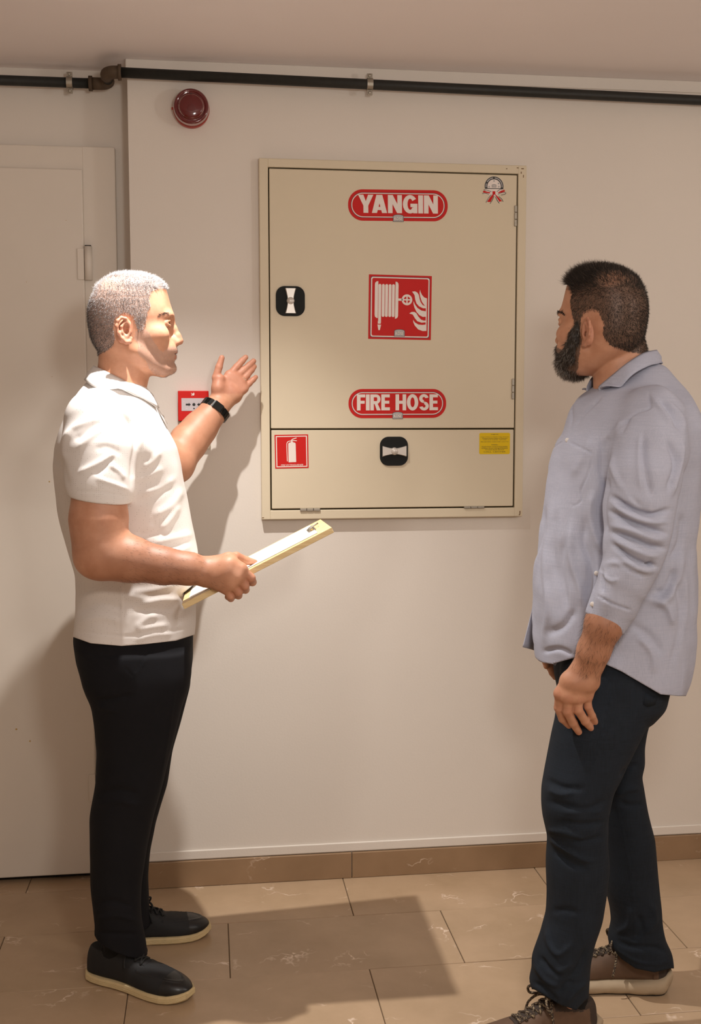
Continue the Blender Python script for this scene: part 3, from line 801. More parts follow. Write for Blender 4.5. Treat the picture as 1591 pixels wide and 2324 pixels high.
def polydist(px, py, pl):
    """distance to a pixel polyline and the position (0..1) along it"""
    pl = np.asarray(pl, float); best = np.full(len(px), 1e9); tt = np.zeros(len(px)); L = np.r_[0, np.cumsum(np.linalg.norm(np.diff(pl, axis=0), axis=1))]
    for i in range(len(pl)-1):
        a, b = pl[i], pl[i+1]; ab = b-a; t = np.clip(((px-a[0])*ab[0]+(py-a[1])*ab[1])/(ab@ab+1e-9), 0, 1)
        d = np.hypot(px-a[0]-t*ab[0], py-a[1]-t*ab[1]); m = d < best
        best[m] = d[m]; tt[m] = (L[i]+t[m]*(L[i+1]-L[i]))/L[-1]
    return best, tt
def folds(V, F, strokes, yflip=None):
    """cloth folds: strokes (pixel polyline, width px, height m); positive = ridge, negative = groove.
    Applied to the side of the cloth that faces the corridor and, mirrored, to the other side."""
    N = normals(V, F); D = np.zeros(len(V))
    Vm = V.copy(); Nm = N.copy()
    if yflip is not None:
        far = V[:, 1] > yflip; Vm[far, 1] = 2*yflip-Vm[far, 1]; Nm[far, 1] *= -1
    view = Vm-CAM; view /= np.linalg.norm(view, axis=1)[:, None]
    fac = np.clip(-(Nm*view).sum(1)*2.2+.25, 0, 1)
    px, py = PX(Vm)
    for pl, w, amp in strokes:
        a = np.asarray(pl, float); lo, hi = a.min(0)-3*w, a.max(0)+3*w
        m = (px > lo[0]) & (px < hi[0]) & (py > lo[1]) & (py < hi[1]) & (fac > 0)
        if not m.any(): continue
        d, t = polydist(px[m], py[m], pl if len(pl) < 3 else crom(pl, 5))
        D[m] += amp*np.exp(-(d/w)**2)*np.clip(np.minimum(t, 1-t)*5+.15, 0, 1)*fac[m]
    return V+N*D[:, None]
def lumps(P, scale, seed, n=7):
    r = np.random.RandomState(seed); o = np.zeros(len(P))
    for _ in range(n):
        k = r.normal(size=3); k *= scale*r.uniform(.6, 1.5)/np.linalg.norm(k); o += np.sin(P@k+r.uniform(0, 6.28))
    return o/n**.5
def inpoly(px, py, poly):
    poly = np.asarray(poly, float); x0, y0 = poly[-1]; c = np.zeros(len(px), bool)
    for x1, y1 in poly:
        m = ((y1 > py) != (y0 > py)) & (px < (x0-x1)*(py-y1)/((y0-y1)+1e-12)+x1); c ^= m; x0, y0 = x1, y1
    return c
def paint(o, C, name='tint'):
    at_ = o.data.color_attributes.new(name, 'FLOAT_COLOR', 'POINT')
    A = np.ones((len(C), 4), np.float32); A[:, :C.shape[1]] = C
    at_.data.foreach_set('color', A.ravel())
def strands(V, F, N, weight, count, length, dirf, width, seed, seg=2, sink=.001):
    """hair as thin tapering prisms rooted on the faces of a mesh; returns V, F(tris), strand id"""
    r = np.random.RandomState(seed)
    c = V[F].mean(1); w = weight(c); ar = np.linalg.norm(np.cross(V[F[:, 2]]-V[F[:, 0]], V[F[:, 3]]-V[F[:, 1]]), axis=1)
    pr_ = w*ar; pr_ = pr_/pr_.sum(); i = r.choice(len(F), count, p=pr_)
    b = r.dirichlet((1, 1, 1, 1), count); root = (V[F[i]]*b[:, :, None]).sum(1); nn = (N[F[i]]*b[:, :, None]).sum(1)
    nn /= np.linalg.norm(nn, axis=1)[:, None]
    L = length(root)*r.uniform(.7, 1.25, count)
    d = dirf(root, nn, r); d /= np.linalg.norm(d, axis=1)[:, None]
    s = np.cross(d, r.normal(size=(count, 3))); s /= np.linalg.norm(s, axis=1)[:, None]+1e-9; t = np.cross(d, s)
    bend = .35*(d-nn)+r.normal(size=(count, 3))*.12
    VV = []; wd_ = width*r.uniform(.7, 1.3, count)
    for k in range(seg):
        u = k/seg; p = root-nn*sink+(d*u+bend*u*u)*L[:, None]
        for a in range(3):
            an = a*2.0944; VV.append(p+(s*math.cos(an)+t*math.sin(an))*(wd_*(1-.35*u))[:, None])
    VV.append(root+(d+bend)*L[:, None])
    n = 3*seg+1; A = np.stack(VV, 1).reshape(-1, 3); base = np.arange(count)*n; T = []
    for k in range(seg-1):
        for a in range(3):
            a2 = (a+1) % 3; T += [(3*k+a, 3*k+a2, 3*k+3+a2), (3*k+a, 3*k+3+a2, 3*k+3+a)]
    for a in range(3): T.append((3*(seg-1)+a, 3*(seg-1)+(a+1) % 3, n-1))
    FT = (base[:, None, None]+np.array(T)[None]).reshape(-1, 3)
    return A, FT, np.repeat(np.arange(count), n), root, n
def turn_in(V, F, t=.003, depth=.005):
    """turn the cut borders of a garment inwards so that hems and openings show a thickness"""
    N = normals(V, F); E = np.concatenate([F[:, [0, 1]], F[:, [1, 2]], F[:, [2, 3]], F[:, [3, 0]]])
    key = np.sort(E, 1)[:, 0].astype(np.int64)*len(V)+np.sort(E, 1)[:, 1]; u, ix, c = np.unique(key, return_index=True, return_counts=True)
    B = E[ix[c == 1]]; bv = np.unique(B.ravel()); cen = np.zeros_like(V); cnt = np.zeros(len(V))
    for i in range(4):
        for j in range(4):
            if i != j: np.add.at(cen, F[:, i], V[F[:, j]]); np.add.at(cnt, F[:, i], 1)
    inw = cen[bv]/cnt[bv][:, None]-V[bv]; inw /= np.linalg.norm(inw, axis=1)[:, None]+1e-9
    m = np.full(len(V), -1); m[bv] = np.arange(len(bv)); n0 = len(V)
    A = V[bv]-N[bv]*t; C = A+inw*depth-N[bv]*.006
    Q1 = np.stack([B[:, 1], B[:, 0], n0+m[B[:, 0]], n0+m[B[:, 1]]], 1); Q2 = np.stack([n0+m[B[:, 1]], n0+m[B[:, 0]], n0+len(bv)+m[B[:, 0]], n0+len(bv)+m[B[:, 1]]], 1)
    return np.vstack([V, A, C]), np.vstack([F, Q1, Q2])
def shell(o, t, offset=-1):
    m = o.modifiers.new('thickness', 'SOLIDIFY'); m.thickness = t; m.offset = offset; m.use_rim = True
    return o

# ------------------------------------------------------------------ skin, cloth, hair, leather
def skin_mat(name, c, deep, hairc, lip, stub=.35, tan=srgb(142, 94, 69)):
    t = NT(name); co = t.coord()
    at_ = t.n('ShaderNodeAttribute', attribute_name='tint'); sp = t.n('ShaderNodeSeparateColor'); t.l(at_.outputs['Color'], sp.inputs[0])
    n1 = t.noise(co, 28, 4); n2 = t.noise(co, 420, 3)
    col = t.mix(t.ramp(n1, .35, .68), deep, c)
    col = t.mix(t.ramp(n2, .45, .75, 0, .18), col, tuple(x*.7 for x in c))
    st = t.n('ShaderNodeMath', operation='MULTIPLY'); t.l(sp.outputs[0], st.inputs[0]); t.l(t.ramp(t.noise(co, 700, 2), .38, .58, stub, 1.), st.inputs[1])
    col = t.mix(st.outputs[0], col, hairc)
    col = t.mix(sp.outputs[1], col, lip)
    col = t.mix(sp.outputs[2], col, tan)
    t.base(col); t.set(Roughness=.52)
    t.b.inputs['Subsurface Weight'].default_value = .12; t.b.inputs['Subsurface Scale'].default_value = .006
    t.b.inputs['Subsurface Radius'].default_value = (1., .4, .2)
    t.bump(n2, .10, .0015)
    return t.m
def cloth_mat(name, c, weave=1400., bumpk=.15, var=.05, dots=None, rough=.85, streak=None, sheen=.0):
    t = NT(name); co = t.coord()
    n1 = t.noise(co, 9, 4); fine = t.noise(co, weave, 2)
    col = t.mix(t.ramp(n1, .3, .7), tuple(x*(1-var) for x in c), tuple(min(1, x*(1+var)) for x in c))
    if streak:
        mp = t.n('ShaderNodeMapping'); mp.inputs['Scale'].default_value = (700, 700, 14); t.l(co, mp.inputs['Vector'])
        s1 = t.noise(mp.outputs[0], 1., 2)
        mp2 = t.n('ShaderNodeMapping'); mp2.inputs['Scale'].default_value = (22, 22, 900); t.l(co, mp2.inputs['Vector'])
        s2 = t.noise(mp2.outputs[0], 1., 2)
        a = t.n('ShaderNodeMath', operation='ADD'); t.l(s1, a.inputs[0]); t.l(s2, a.inputs[1])
        col = t.mix(t.ramp(a.outputs[0], .75, 1.25, 0, 1), col, streak)
    if dots:
        sc, dc, th = dots
        vo = t.n('ShaderNodeTexVoronoi'); vo.inputs['Scale'].default_value = sc; vo.inputs['Randomness'].default_value = .25; t.l(co, vo.inputs['Vector'])
        col = t.mix(t.ramp(vo.outputs['Distance'], th, th+.06, 1, 0), col, dc)
    t.base(col); t.set(Roughness=rough); t.b.inputs['Sheen Weight'].default_value = sheen
    t.b.inputs['Specular IOR Level'].default_value = .25
    t.bump(fine, bumpk, .0012)
    return t.m
def hair_mat(name, rough=.55):
    t = NT(name); at_ = t.n('ShaderNodeAttribute', attribute_name='tint'); t.base(t.mix(0., (1, 1, 1), (1, 1, 1)))
    nz = t.noise(t.coord(), 90, 3); mm = t.n('ShaderNodeMix', data_type='RGBA', blend_type='MULTIPLY'); mm.inputs[0].default_value = .35
    t.l(at_.outputs['Color'], mm.inputs[6]); t.l(nz, mm.inputs[7]); t.base(mm.outputs[2]); t.set(Roughness=rough); return t.m
M_SKINL = skin_mat('skin_light_tan', srgb(208, 154, 124), srgb(190, 134, 104), srgb(158, 144, 138), srgb(176, 100, 88), .6)
M_SKINR = skin_mat('skin_tan', srgb(200, 148, 118), srgb(182, 129, 99), srgb(66, 52, 42), srgb(170, 96, 82), .8)
M_HAIR = hair_mat('hair_strands')
M_POLO = cloth_mat('white_pique', srgb(226, 220, 216), 1500, .12, .015, (210., srgb(150, 138, 134), .09))
M_POLO2 = cloth_mat('white_knit', srgb(230, 225, 222), 1800, .1, .015)
M_TROU = cloth_mat('black_trousers_cloth', srgb(17, 17, 21), 1500, .1, .12, rough=.9)
M_SHIRT = cloth_mat('blue_chambray', srgb(164, 166, 182), 1500, .18, .04, streak=srgb(178, 179, 193))
M_JEAN = cloth_mat('dark_denim', srgb(25, 30, 37), 1500, .2, .25, streak=srgb(31, 38, 47), rough=.9)
M_BTN = flat('shirt_button', srgb(214, 206, 200), .35)
M_BLEATH = flat('black_leather', srgb(17, 17, 18), .33, var=.1, scale=120, bump=.05)
M_BSUEDE = flat('black_nubuck', srgb(20, 20, 22), .75, var=.15, scale=200, bump=.08)
M_CREAM = flat('cream_sole', srgb(206, 184, 140), .75, var=.12, scale=60, bump=.1)
M_BROWN = flat('brown_nubuck', srgb(92, 68, 50), .7, var=.2, scale=60, bump=.12)
M_BROWN2 = flat('dark_brown_collar', srgb(54, 42, 34), .8, var=.15, scale=80)
M_SOLEG = flat('taupe_foam_sole', srgb(168, 148, 122), .75, var=.08, scale=40, bump=.05)
M_RUBBER = flat('black_rubber', srgb(32, 30, 28), .8)
def lace_mat():
    t = NT('speckled_lace'); co = t.coord(); n = t.noise(co, 260, 2)
    t.base(t.mix(t.ramp(n, .52, .58), srgb(54, 40, 30), srgb(150, 132, 104))); t.set(Roughness=.8); return t.m
M_LACE = lace_mat()
M_LACEB = flat('black_lace', srgb(16, 16, 16), .8)
M_EYE = flat('eye_white', srgb(190, 176, 166), .25, var=.02)
M_IRIS = flat('eye_iris', srgb(40, 26, 18), .15)
M_BEZEL = flat('watch_black_metal', srgb(24, 25, 24), .3, .6, var=.1)
M_GOLDW = flat('ring_pale_gold', srgb(236, 214, 190), .2, .9)
M_SOCK = cloth_mat('black_sock_knit', srgb(20, 20, 22), 900, .2, .1)

# ------------------------------------------------------------------ head (local frame: X forward, Y to the person's left, Z up)
Y0L = -.47
HO = PY(300, 740, Y0L)
def hl(px, py):
    d = PY(px, py, Y0L)-HO; return d[0], d[2]
_hr = []
for py, b, f_, hw in ((621.5, 268, 322, .022), (624, 258, 336, .037), (629, 247, 348, .049), (637, 234, 364, .059), (648, 221, 375, .0665), (666, 211.4, 381, .073), (685, 203.6, 386, .0755),
                      (700, 200.5, 391, .0765), (712, 199.7, 394, .0765), (722, 200, 394, .0762), (732, 201, 391, .0752), (742, 202.5, 389, .0742), (756, 205, 389, .0728), (771, 209, 391, .0705),
                      (785, 216, 396.5, .067), (795, 224, 398.5, .0645), (803, 232, 396.5, .0625), (812, 243, 395.5, .060), (821, 257, 392, .057), (830, 272, 394.5, .053), (838, 285, 397, .047), (846, 300, 393, .037), (853, 318, 378, .022)):
    xb, z = hl(b, py); xf, _ = hl(f_, py); _hr.append((z, xb, xf, hw, 0.0))
HT = dense(_hr, 400, .0035)
def hp(px, py, Y, r=None):
    x, z = hl(px, py); return (x, Y, z) if r is None else (x, Y, z, r)
EYE_C = hp(375.5, 735.5, .031); EYE_R = .0122
def lid(sign):
    out = []
    for ph in np.linspace(-74, 74, 11):
        c = math.cos(math.radians(ph)); s = math.sin(math.radians(ph))
        out.append((EYE_C[0]+.0118*c, EYE_C[1]+.0140*s, EYE_C[2]+sign*(.0078*c**.7-.0006)-.0008*s-(.0006 if sign > 0 else -.0010), (.0032 if sign > 0 else .0028)))
    return out
LIDU, LIDD = lid(1), lid(-1)
HELIX = [hp(*a) for a in ((299, 752, .080, .0030), (298, 741, .083, .0032), (291, 730, .087, .0034), (282, 728, .090, .0036), (274, 735, .0935, .0036), (271.5, 747, .0945, .0036), (275, 762, .0925, .0036), (283, 774, .0895, .0036), (292, 782, .0865, .0045), (299, 781, .0835, .0052), (302, 773, .081, .0045))]
ANTI = [hp(*a) for a in ((289, 739, .0865, .0028), (282, 748, .0885, .0032), (283, 760, .088, .0032), (290, 769, .0855, .0030))]
EARMOD = [0., 0.]          # flare and drop of the ears
def head_sdf(Q):
    A = Q.copy(); A[:, 1] = np.abs(A[:, 1])
    d = loft(A, HT, 2.25, .42, k=.012)
    d = smin(d, ell(A, hp(383, 719, .020), (.010, .024, .008)), .016)            # brow ridge
    d = smin(d, ell(A, hp(359, 763, .051), (.026, .015, .017)), .030)            # cheekbone
    d = smin(d, ell(A, hp(378, 797, .014), (.022, .030, .020)), .020)            # muzzle
    d = smin(d, ell(A, hp(386, 836, .0), (.0145, .021, .0135)), .014)            # chin
    d = smin(d, cone(A, hp(315, 800, .057), hp(372, 843, .026), .013, .012), .022)   # jaw line
    d = smax(d, -ell(A, hp(393, 735.5, .031), (.0150, .0165, .0118)), .012)      # eye socket
    d = smin(d, chain(A, [hp(389, 729, 0, .0075), hp(394.5, 747, 0, .0085), hp(402, 763, 0, .0092), hp(407, 773.5, 0, .0102)]), .010)
    d = smin(d, cone(A, hp(391, 770, .012), hp(400, 778, .010), .0068, .0078), .008)  # nostril wings
    d = smax(d, -ell(A, hp(402, 785.5, .0068), (.0055, .0036, .0042)), .003)
    d = smin(d, ell(A, hp(394.5, 796.5, .0), (.0075, .024, .0052)), .006)        # lips
    d = smin(d, ell(A, hp(393.5, 811.5, .0), (.0075, .021, .0062)), .006)
    d = smax(d, -ell(A, hp(398, 803.8, .0), (.0085, .026, .0013)), .003)
    d = smin(d, chain(A, LIDU, .002), .004); d = smin(d, chain(A, LIDD, .002), .004)
    m = (A[:, 0] > HELIX[4][0]-.03) & (A[:, 0] < HELIX[0][0]+.03) & (A[:, 1] > .05) & (np.abs(A[:, 2]-HELIX[5][2]) < .085)
    if m.any():
        B = A[m]; B[:, 1] -= EARMOD[0]*(HELIX[0][0]-B[:, 0]); B[:, 2] += EARMOD[1]
        e = ell(B, hp(287, 757, .0815), (.0175, .0085, .030), rot('Y', 14)@rot('Z', 14))
        e = smax(e, -ell(B, hp(289, 755, .093), (.0115, .0115, .0185), rot('Y', 14)), .006)
        e = smin(e, chain(B, HELIX, .004), .005); e = smin(e, chain(B, ANTI, .004), .005)
        e = smin(e, ell(B, hp(300, 760, .080), (.0045, .0045, .0065)), .005)
        e = smax(e, -ell(B, hp(294, 759, .081), (.004, .006, .0055)), .004)
        d[m] = smin(d[m], e, .006)
    return d
HB0, HB1 = np.array([-.13, -.11, -.14]), np.array([.145, .11, .15])

def eyes(parent, toworld, R):
    for s in (1, -1):
        c = np.array(EYE_C); c[1] *= s
        n = 14; V = []; F = []; mi = []
        gaze = np.array([1.0, 0, -.03]); gaze /= np.linalg.norm(gaze)
        bm = bmesh.new(); bmesh.ops.create_uvsphere(bm, u_segments=20, v_segments=14, radius=EYE_R)
        for f in bm.faces:
            q_ = f.calc_center_median().normalized(); f.material_index = 1 if q_.dot(Vector(gaze)) > .84 else 0
        V = [toworld(np.array([c+np.array(v.co)]))[0] for v in bm.verts]; F = [tuple(v.index for v in f.verts) for f in bm.faces]; mi = [f.material_index for f in bm.faces]
        bm.free(); mk('eyeball', V, F, None, parent, base=toworld(np.array([c]))[0], mats=[M_EYE, M_IRIS], midx=mi)

# ------------------------------------------------------------------ shoes
SOLE_W = [(0, .012), (.012, .021), (.04, .030), (.1, .036), (.2, .0385), (.33, .037), (.45, .039), (.58, .046), (.70, .0505), (.80, .0495), (.88, .0435), (.94, .034), (.98, .0225), (1.0, .012)]
def shoe(parent, heel, toe, kind, zlift=0.0):
    heel = np.array([heel[0], heel[1], 0.]); toe = np.array([toe[0], toe[1], 0.]); L = np.linalg.norm(toe-heel)
    U = (toe-heel)/L; Wv = np.array([-U[1], U[0], 0.])
    def w(P): P = np.asarray(P, float); return heel+P[:, :1]*U+P[:, 1:2]*Wv+P[:, 2:3]*np.array([0, 0, 1.])
    tw = np.array(SOLE_W)
    us = np.concatenate([np.linspace(0, .04, 6), np.linspace(.04, .94, 40)[1:], np.linspace(.94, 1, 8)[1:]])
    hw = np.interp(us, tw[:, 0], tw[:, 1])
    if kind == 'L': st = .021; rings = [(0, -.004), (.003, .001), (.006, .0032), (.0075, .0016), (.009, .0034), (.0105, .0018), (.012, .0034), (.0135, .0016), (.015, .003), (.021, .0015)]
    else: st = .034; rings = [(0, .0005), (.004, .004), (.005, .004), (.0052, .0045), (.012, .0075), (.02, .009), (.028, .006), (.034, .001)]
    outline = lambda e: [(-e if u == 0 else (L+e if u == 1 else u*L), (h_+e)) for u, h_ in zip(us, hw)]
    V = []; n = 2*len(us)
    def zshape(u, z):
        s = .010*max(0, (u/L-.80)/.2)**2
        if kind == 'R':
            s = .016*max(0, (u/L-.72)/.28)**2+.012*max(0, (.07-u/L)/.07)**2
            z = z*(1.0+.28*max(0, 1-u/L*3.2)-.22*max(0, min(1, (u/L-.45)/.4)))
        return z+s
    for z, e in rings:
        o = outline(e); pts = [(u, h_) for u, h_ in o]+[(u, -h_) for u, h_ in o[::-1]]
        for u, v in pts:
            wave = 0
            if kind == 'R' and .004 < z < .03: wave = .0022*math.sin(u/L*17+z*160)
            V.append((u, v+math.copysign(wave, v), zshape(u, z)))
    F = [(i*n+k, i*n+(k+1) % n, (i+1)*n+(k+1) % n, (i+1)*n+k) for i in range(len(rings)-1) for k in range(n)]
    F.append(tuple(range(n-1, -1, -1))); F.append(tuple((len(rings)-1)*n+k for k in range(n)))
    base = w([(L*.4, 0, 0)])[0]
    sh = empty('shoe', tuple(base-org(parent))); sh.parent = parent
    if kind == 'L': mats, mi = [M_CREAM], None
    else:
        mats = [M_SOLEG, M_RUBBER]; mi = [1 if f[0]//n < 2 else 0 for f in F[:-2]]+[1, 0]
    mk('sole', w(V), F, None, sh, base=base, mats=mats, midx=mi, smooth=(kind == 'R'))
    # upper
    tp = [(0, .062), (.03, .088), (.10, .104), (.2, .108), (.30, .106), (.38, .098), (.48, .083), (.6, .069), (.72, .0605), (.84, .055), (.92, .047), (.97, .038), (1, .027)]
    if kind == 'R': tp = [(u, z+.012) for u, z in tp]
    tp = np.array(tp); ins = .003 if kind == 'L' else .0045
    T = dense([(u*L, st-.008+zshape(u*L, 0)*.8, np.interp(u, tp[:, 0], tp[:, 1])+zshape(u*L, 0)*.5, max(.004, np.interp(u, tw[:, 0], tw[:, 1])-ins), 0) for u in np.linspace(0.004, .996, 60)], 300, .004)
    def fu(P):
        Q = np.stack([P[:, 2], P[:, 1], P[:, 0]], 1)
        d = loft(Q, T, 2.35, .25, k=.004)
        ucut = P[:, 0]/L
        d = smax(d, P[:, 2]-np.interp(ucut, [0, .06, .17, .28, .36, 1], [.090, .088, .086, .096, .13, .2])-(0 if kind == 'L' else .012), .004)   # ankle opening
        if kind == 'L':
            r_ = np.hypot((ucut-.60)/.33, P[:, 1]/.033)                    # raised moccasin seam round the toe
            d = d-.0022*np.exp(-((r_-1)/.05)**2)*(ucut > .55)
        else:
            d = d-.0022*(1/(1+np.exp(-(.055-P[:, 2])*500)))*((ucut < .13) | (ucut > .8))
        return d
    V, F = polygonise(fu, (-.01, -.07, .0), (L+.01, .07, .15), .0028)
    N = normals(V, F)
    if kind == 'L':
        fc = V[F].mean(1); m = ((fc[:, 0]/L > .80)).astype(int)
        mk('upper', w(V), F, None, sh, base=base, mats=[M_BSUEDE, M_BLEATH], midx=m)
    else:
        fc = V[F].mean(1); m = ((fc[:, 0]/L < .36) & (fc[:, 2] > .086+.05*np.abs(fc[:, 0]/L-.16))).astype(int)
        m |= ((fc[:, 0]/L < .09)).astype(int)
        mk('upper', w(V), F, None, sh, base=base, mats=[M_BROWN, M_BROWN2], midx=m)
    # laces
    def top(u, v):
        z = .15
        P = np.array([[u*L, v, zz] for zz in np.linspace(.03, .15, 60)]); d = fu(P); i = np.nonzero(d < 0)[0]
        return P[i[-1]][2] if len(i) else .03
    lm, lr = (M_LACEB, .0026) if kind == 'L' else (M_LACE, .0030)
    rows_ = np.linspace(.40, .56, 4) if kind == 'L' else np.linspace(.36, .62, 6)
    tong = [(u, v) for u in np.linspace(rows_[0]-.03, rows_[-1]+.03, 10) for v in np.linspace(-.016, .016, 5)]
    Vt = [(u*L, v, top(u, v)+.0025) for u, v in tong]
    Ft = [(i*5+j, i*5+j+1, i*5+5+j+1, i*5+5+j) for i in range(9) for j in range(4)]
    mk('tongue', w(Vt), Ft, M_BSUEDE if kind == 'L' else M_BROWN2, sh, base=base)
    for i, u in enumerate(rows_):
        for s in (1, -1):
            u2 = rows_[min(i+1, len(rows_)-1)]
            pts = [(u*L+(u2-u)*L*t, s*(-.019+.038*t), top(u+(u2-u)*t, s*(-.019+.038*t))+.003+.003*math.sin(t*3.14)) for t in np.linspace(0, 1, 7)]
            tube('lace', w(pts), lr, lm, sh, 8)
    ub = rows_[0]-.01; zb = top(ub, 0)+.006; k = 1. if kind == 'L' else 1.6
    for s in (1, -1):
        loop = crom([(ub*L, 0, zb), (ub*L+.012*k, s*.012*k, zb+.012*k), (ub*L+.022*k, s*.026*k, zb+.006*k), (ub*L+.018*k, s*.030*k, zb-.006*k), (ub*L+.006*k, s*.014*k, zb-.001)], 5)
        tube('lace_loop', w(loop), lr*1.05, lm, sh, 8)
        tail = crom([(ub*L, 0, zb), (ub*L+.01*k, s*.018*k, zb-.004*k), (ub*L+.016*k, s*.036*k, zb-.022*k), (ub*L+.02*k, s*.040*k, zb-.038*k)], 5)
        tube('lace_tail', w(tail), lr, lm, sh, 8)
    return sh
def sock(parent, pts):
    P = crom(pts, 6); return tube('sock', P[:, :3], P[:, 3], M_SOCK, parent, 18)
def collar(name, keys, yc, mat, parent, body, thick=.003, stand=.018):
    """folded shirt collar: keys rows (px,py,y top edge),(px,py,y outer edge) from the back round the near side; mirrored"""
    near = [(PY(*a), PY(*b)) for a, b in keys]
    mir = lambda p: np.array([p[0], 2*yc-p[1], p[2]])
    seq = [(mir(a), mir(b)) for a, b in near[:0:-1]]+near
    T = crom([a for a, _ in seq], 8); O = crom([b for _, b in seq], 8); n = len(T)
    cen = T.mean(0); V = []
    inn = T+(cen-T)*np.array([.06, .06, 0])+np.array([0, 0, -stand])
    mid = T*.985+cen*.015+np.array([0, 0, -.004])
    for R_ in (inn, mid, T+np.array([0, 0, .0015]), T*.88+O*.12+np.array([0, 0, .0015]), T*.5+O*.5+(T*.5+O*.5-cen)*np.array([.03, .03, 0])+np.array([0, 0, .002]), T*.22+O*.78, O): V += list(R_)
    V = np.array(V)
    for _ in range(3):
        q_ = V[3*n:]; dd = body(q_); gg = grad(body, q_, .003); gg /= np.linalg.norm(gg, axis=1)[:, None]+1e-9; V[3*n:] += gg*np.clip(.0045-dd, 0, .03)[:, None]
    F = [(r*n+i, r*n+i+1, (r+1)*n+i+1, (r+1)*n+i) for r in range(6) for i in range(n-1)]
    o = mk(name, V, F, mat, parent); shell(o, thick, 0); return o

# ------------------------------------------------------------------ the man with grey hair in the white polo
BL = np.array([-.19, Y0L, 0.])
torsoL = [(850, 214, 300, .044), (860, 203, 316, .056), (872, 192, 328, .071), (885, 183, 336, .088), (897, 175, 342, .106), (910, 168, 349, .128), (925, 160, 357, .152), (940, 152, 364, .174), (960, 143, 373, .188), (980, 135, 382, .195), (1015, 124, 400, .195),
          (1055, 121, 411, .188), (1106, 126, 419, .178), (1150, 133, 428, .170), (1199, 143, 439, .163), (1256, 160, 449, .158), (1300, 172, 450, .157), (1340, 174, 448, .159), (1384, 170, 445, .163), (1445, 167, 440, .168), (1490, 167, 437, .17)]
TL_ = dense(pxrows([r+(Y0L,) for r in torsoL]), 500, .008)
neckL = dense(pxrows([(760, 226, 330, .052, Y0L), (800, 224, 340, .0555, Y0L), (830, 223, 344, .0575, Y0L), (860, 216, 338, .061, Y0L), (890, 205, 330, .068, Y0L), (930, 190, 335, .085, Y0L)]), 200, .01)
armN = pc([(222, 985, -.625, .052), (226, 1090, -.69, .060), (224, 1180, -.70, .0615), (226, 1232, -.705, .0545), (240, 1262, -.71, .050), (300, 1270, -.715, .0475), (370, 1284, -.72, .0385), (430, 1291, -.722, .0325), (472, 1296, -.722, .027)])
elbN = PY(210, 1272, -.715)
armF = pc([(268, 955, -.29, .056), (335, 1020, -.26, .056), (398, 1054, -.21, .047), (428, 1003, -.170, .0475), (456, 969, -.148, .042), (486, 932, -.128, .0325), (500, 912, -.118, .027)])
# hands: joints traced finger by finger
hN_palm = [[(472, 1294, -.722, .026), (522, 1283, -.742, .0185), (547, 1292, -.748, .0135)], [(470, 1298, -.724, .026), (515, 1297, -.746, .0185), (540, 1309, -.752, .0135)],
           [(468, 1303, -.724, .025), (505, 1309, -.744, .018), (526, 1322, -.748, .013)], [(466, 1308, -.722, .024), (494, 1321, -.738, .0165), (511, 1334, -.74, .012)], [(475, 1284, -.715, .022), (520, 1272, -.71, .018), (530, 1285, -.735, .015)]]
hN_fing = [[(547, 1292, -.748, .0125), (570, 1312, -.744, .0108), (573, 1321, -.722, .0100), (562, 1322, -.695, .0088)],
           [(540, 1309, -.752, .0125), (556, 1330, -.746, .0108), (557, 1338, -.722, .0100), (547, 1337, -.695, .0088)],
           [(526, 1322, -.748, .012), (541, 1344, -.742, .0105), (541, 1351, -.72, .0098), (533, 1349, -.693, .0085)],
           [(511, 1334, -.74, .011), (523, 1353, -.736, .0095), (524, 1358, -.716, .0088), (517, 1355, -.692, .0078)],
           [(503, 1276, -.708, .0165), (536, 1264, -.692, .0128), (560, 1272.5, -.682, .0105), (578, 1276.5, -.668, .0080)]]
hF_palm = [[(497, 916, -0.118, .0215), (509, 886, -0.110, .0175), (521, 852, -0.103, .0128)], [(500, 915, -0.117, .0215), (518, 888, -0.109, .0175), (534, 857, -0.100, .0125)],
           [(503, 916, -0.116, .0215), (527, 892, -0.108, .0175), (546, 867, -0.099, .0122)], [(507, 919, -0.117, .021), (533, 899, -0.109, .0165), (553, 882, -0.100, .0115)], [(492, 912, -0.120, .019), (495, 880, -0.126, .0175), (498, 860, -0.123, .015)]]
hF_fing = [[(521, 853, -0.103, .0122), (537, 833, -0.096, .0106), (549, 819.5, -0.090, .0098), (557.5, 811, -0.086, .0082)],
           [(535, 857, -0.100, .0122), (553, 840, -0.090, .0106), (566, 829, -0.084, .0098), (575.5, 819.5, -0.079, .0082)],
           [(546, 868, -0.099, .0118), (561, 851, -0.089, .0102), (571, 839.5, -0.083, .0094), (577, 832, -0.078, .0080)],
           [(553, 882, -0.100, .0105), (566, 870, -0.092, .0090), (575, 861.5, -0.087, .0082), (580.5, 856, -0.083, .0070)],
           [(495, 886, -0.120, .0165), (490, 857, -0.123, .0118), (497, 833, -0.123, .0108), (503.5, 812, -0.122, .0085)]]
def hand_sdf(palm, fing):
    pl = [pc(c) for c in palm]; fg = [[q_[:3]+(q_[3]*(1. if i == 0 else .94),) for i, q_ in enumerate(pc(c))] for c in fing]
    tr = [[c[j][:3]+(c[j][3]*.88,) for c in pl[:4]] for j in (1, 2)]
    def f(P):
        d = None
        for c in pl+tr:
            e = chain(P, c, .01); d = e if d is None else smin(d, e, .014)
        for c in fg:
            e = chain(P, c, .003)
            pass
            d = smin(d, e, .0042)
        return d
    allp = [q for c in pl+fg for q in c]; lo, hi = bounds(allp, .004)
    return lo, hi, f
gHN, gHF = hand_sdf(hN_palm, hN_fing), hand_sdf(hF_palm, hF_fing)
def flatten(P, pts, k, s0, axis=1):
    return chain(P, pts, k)
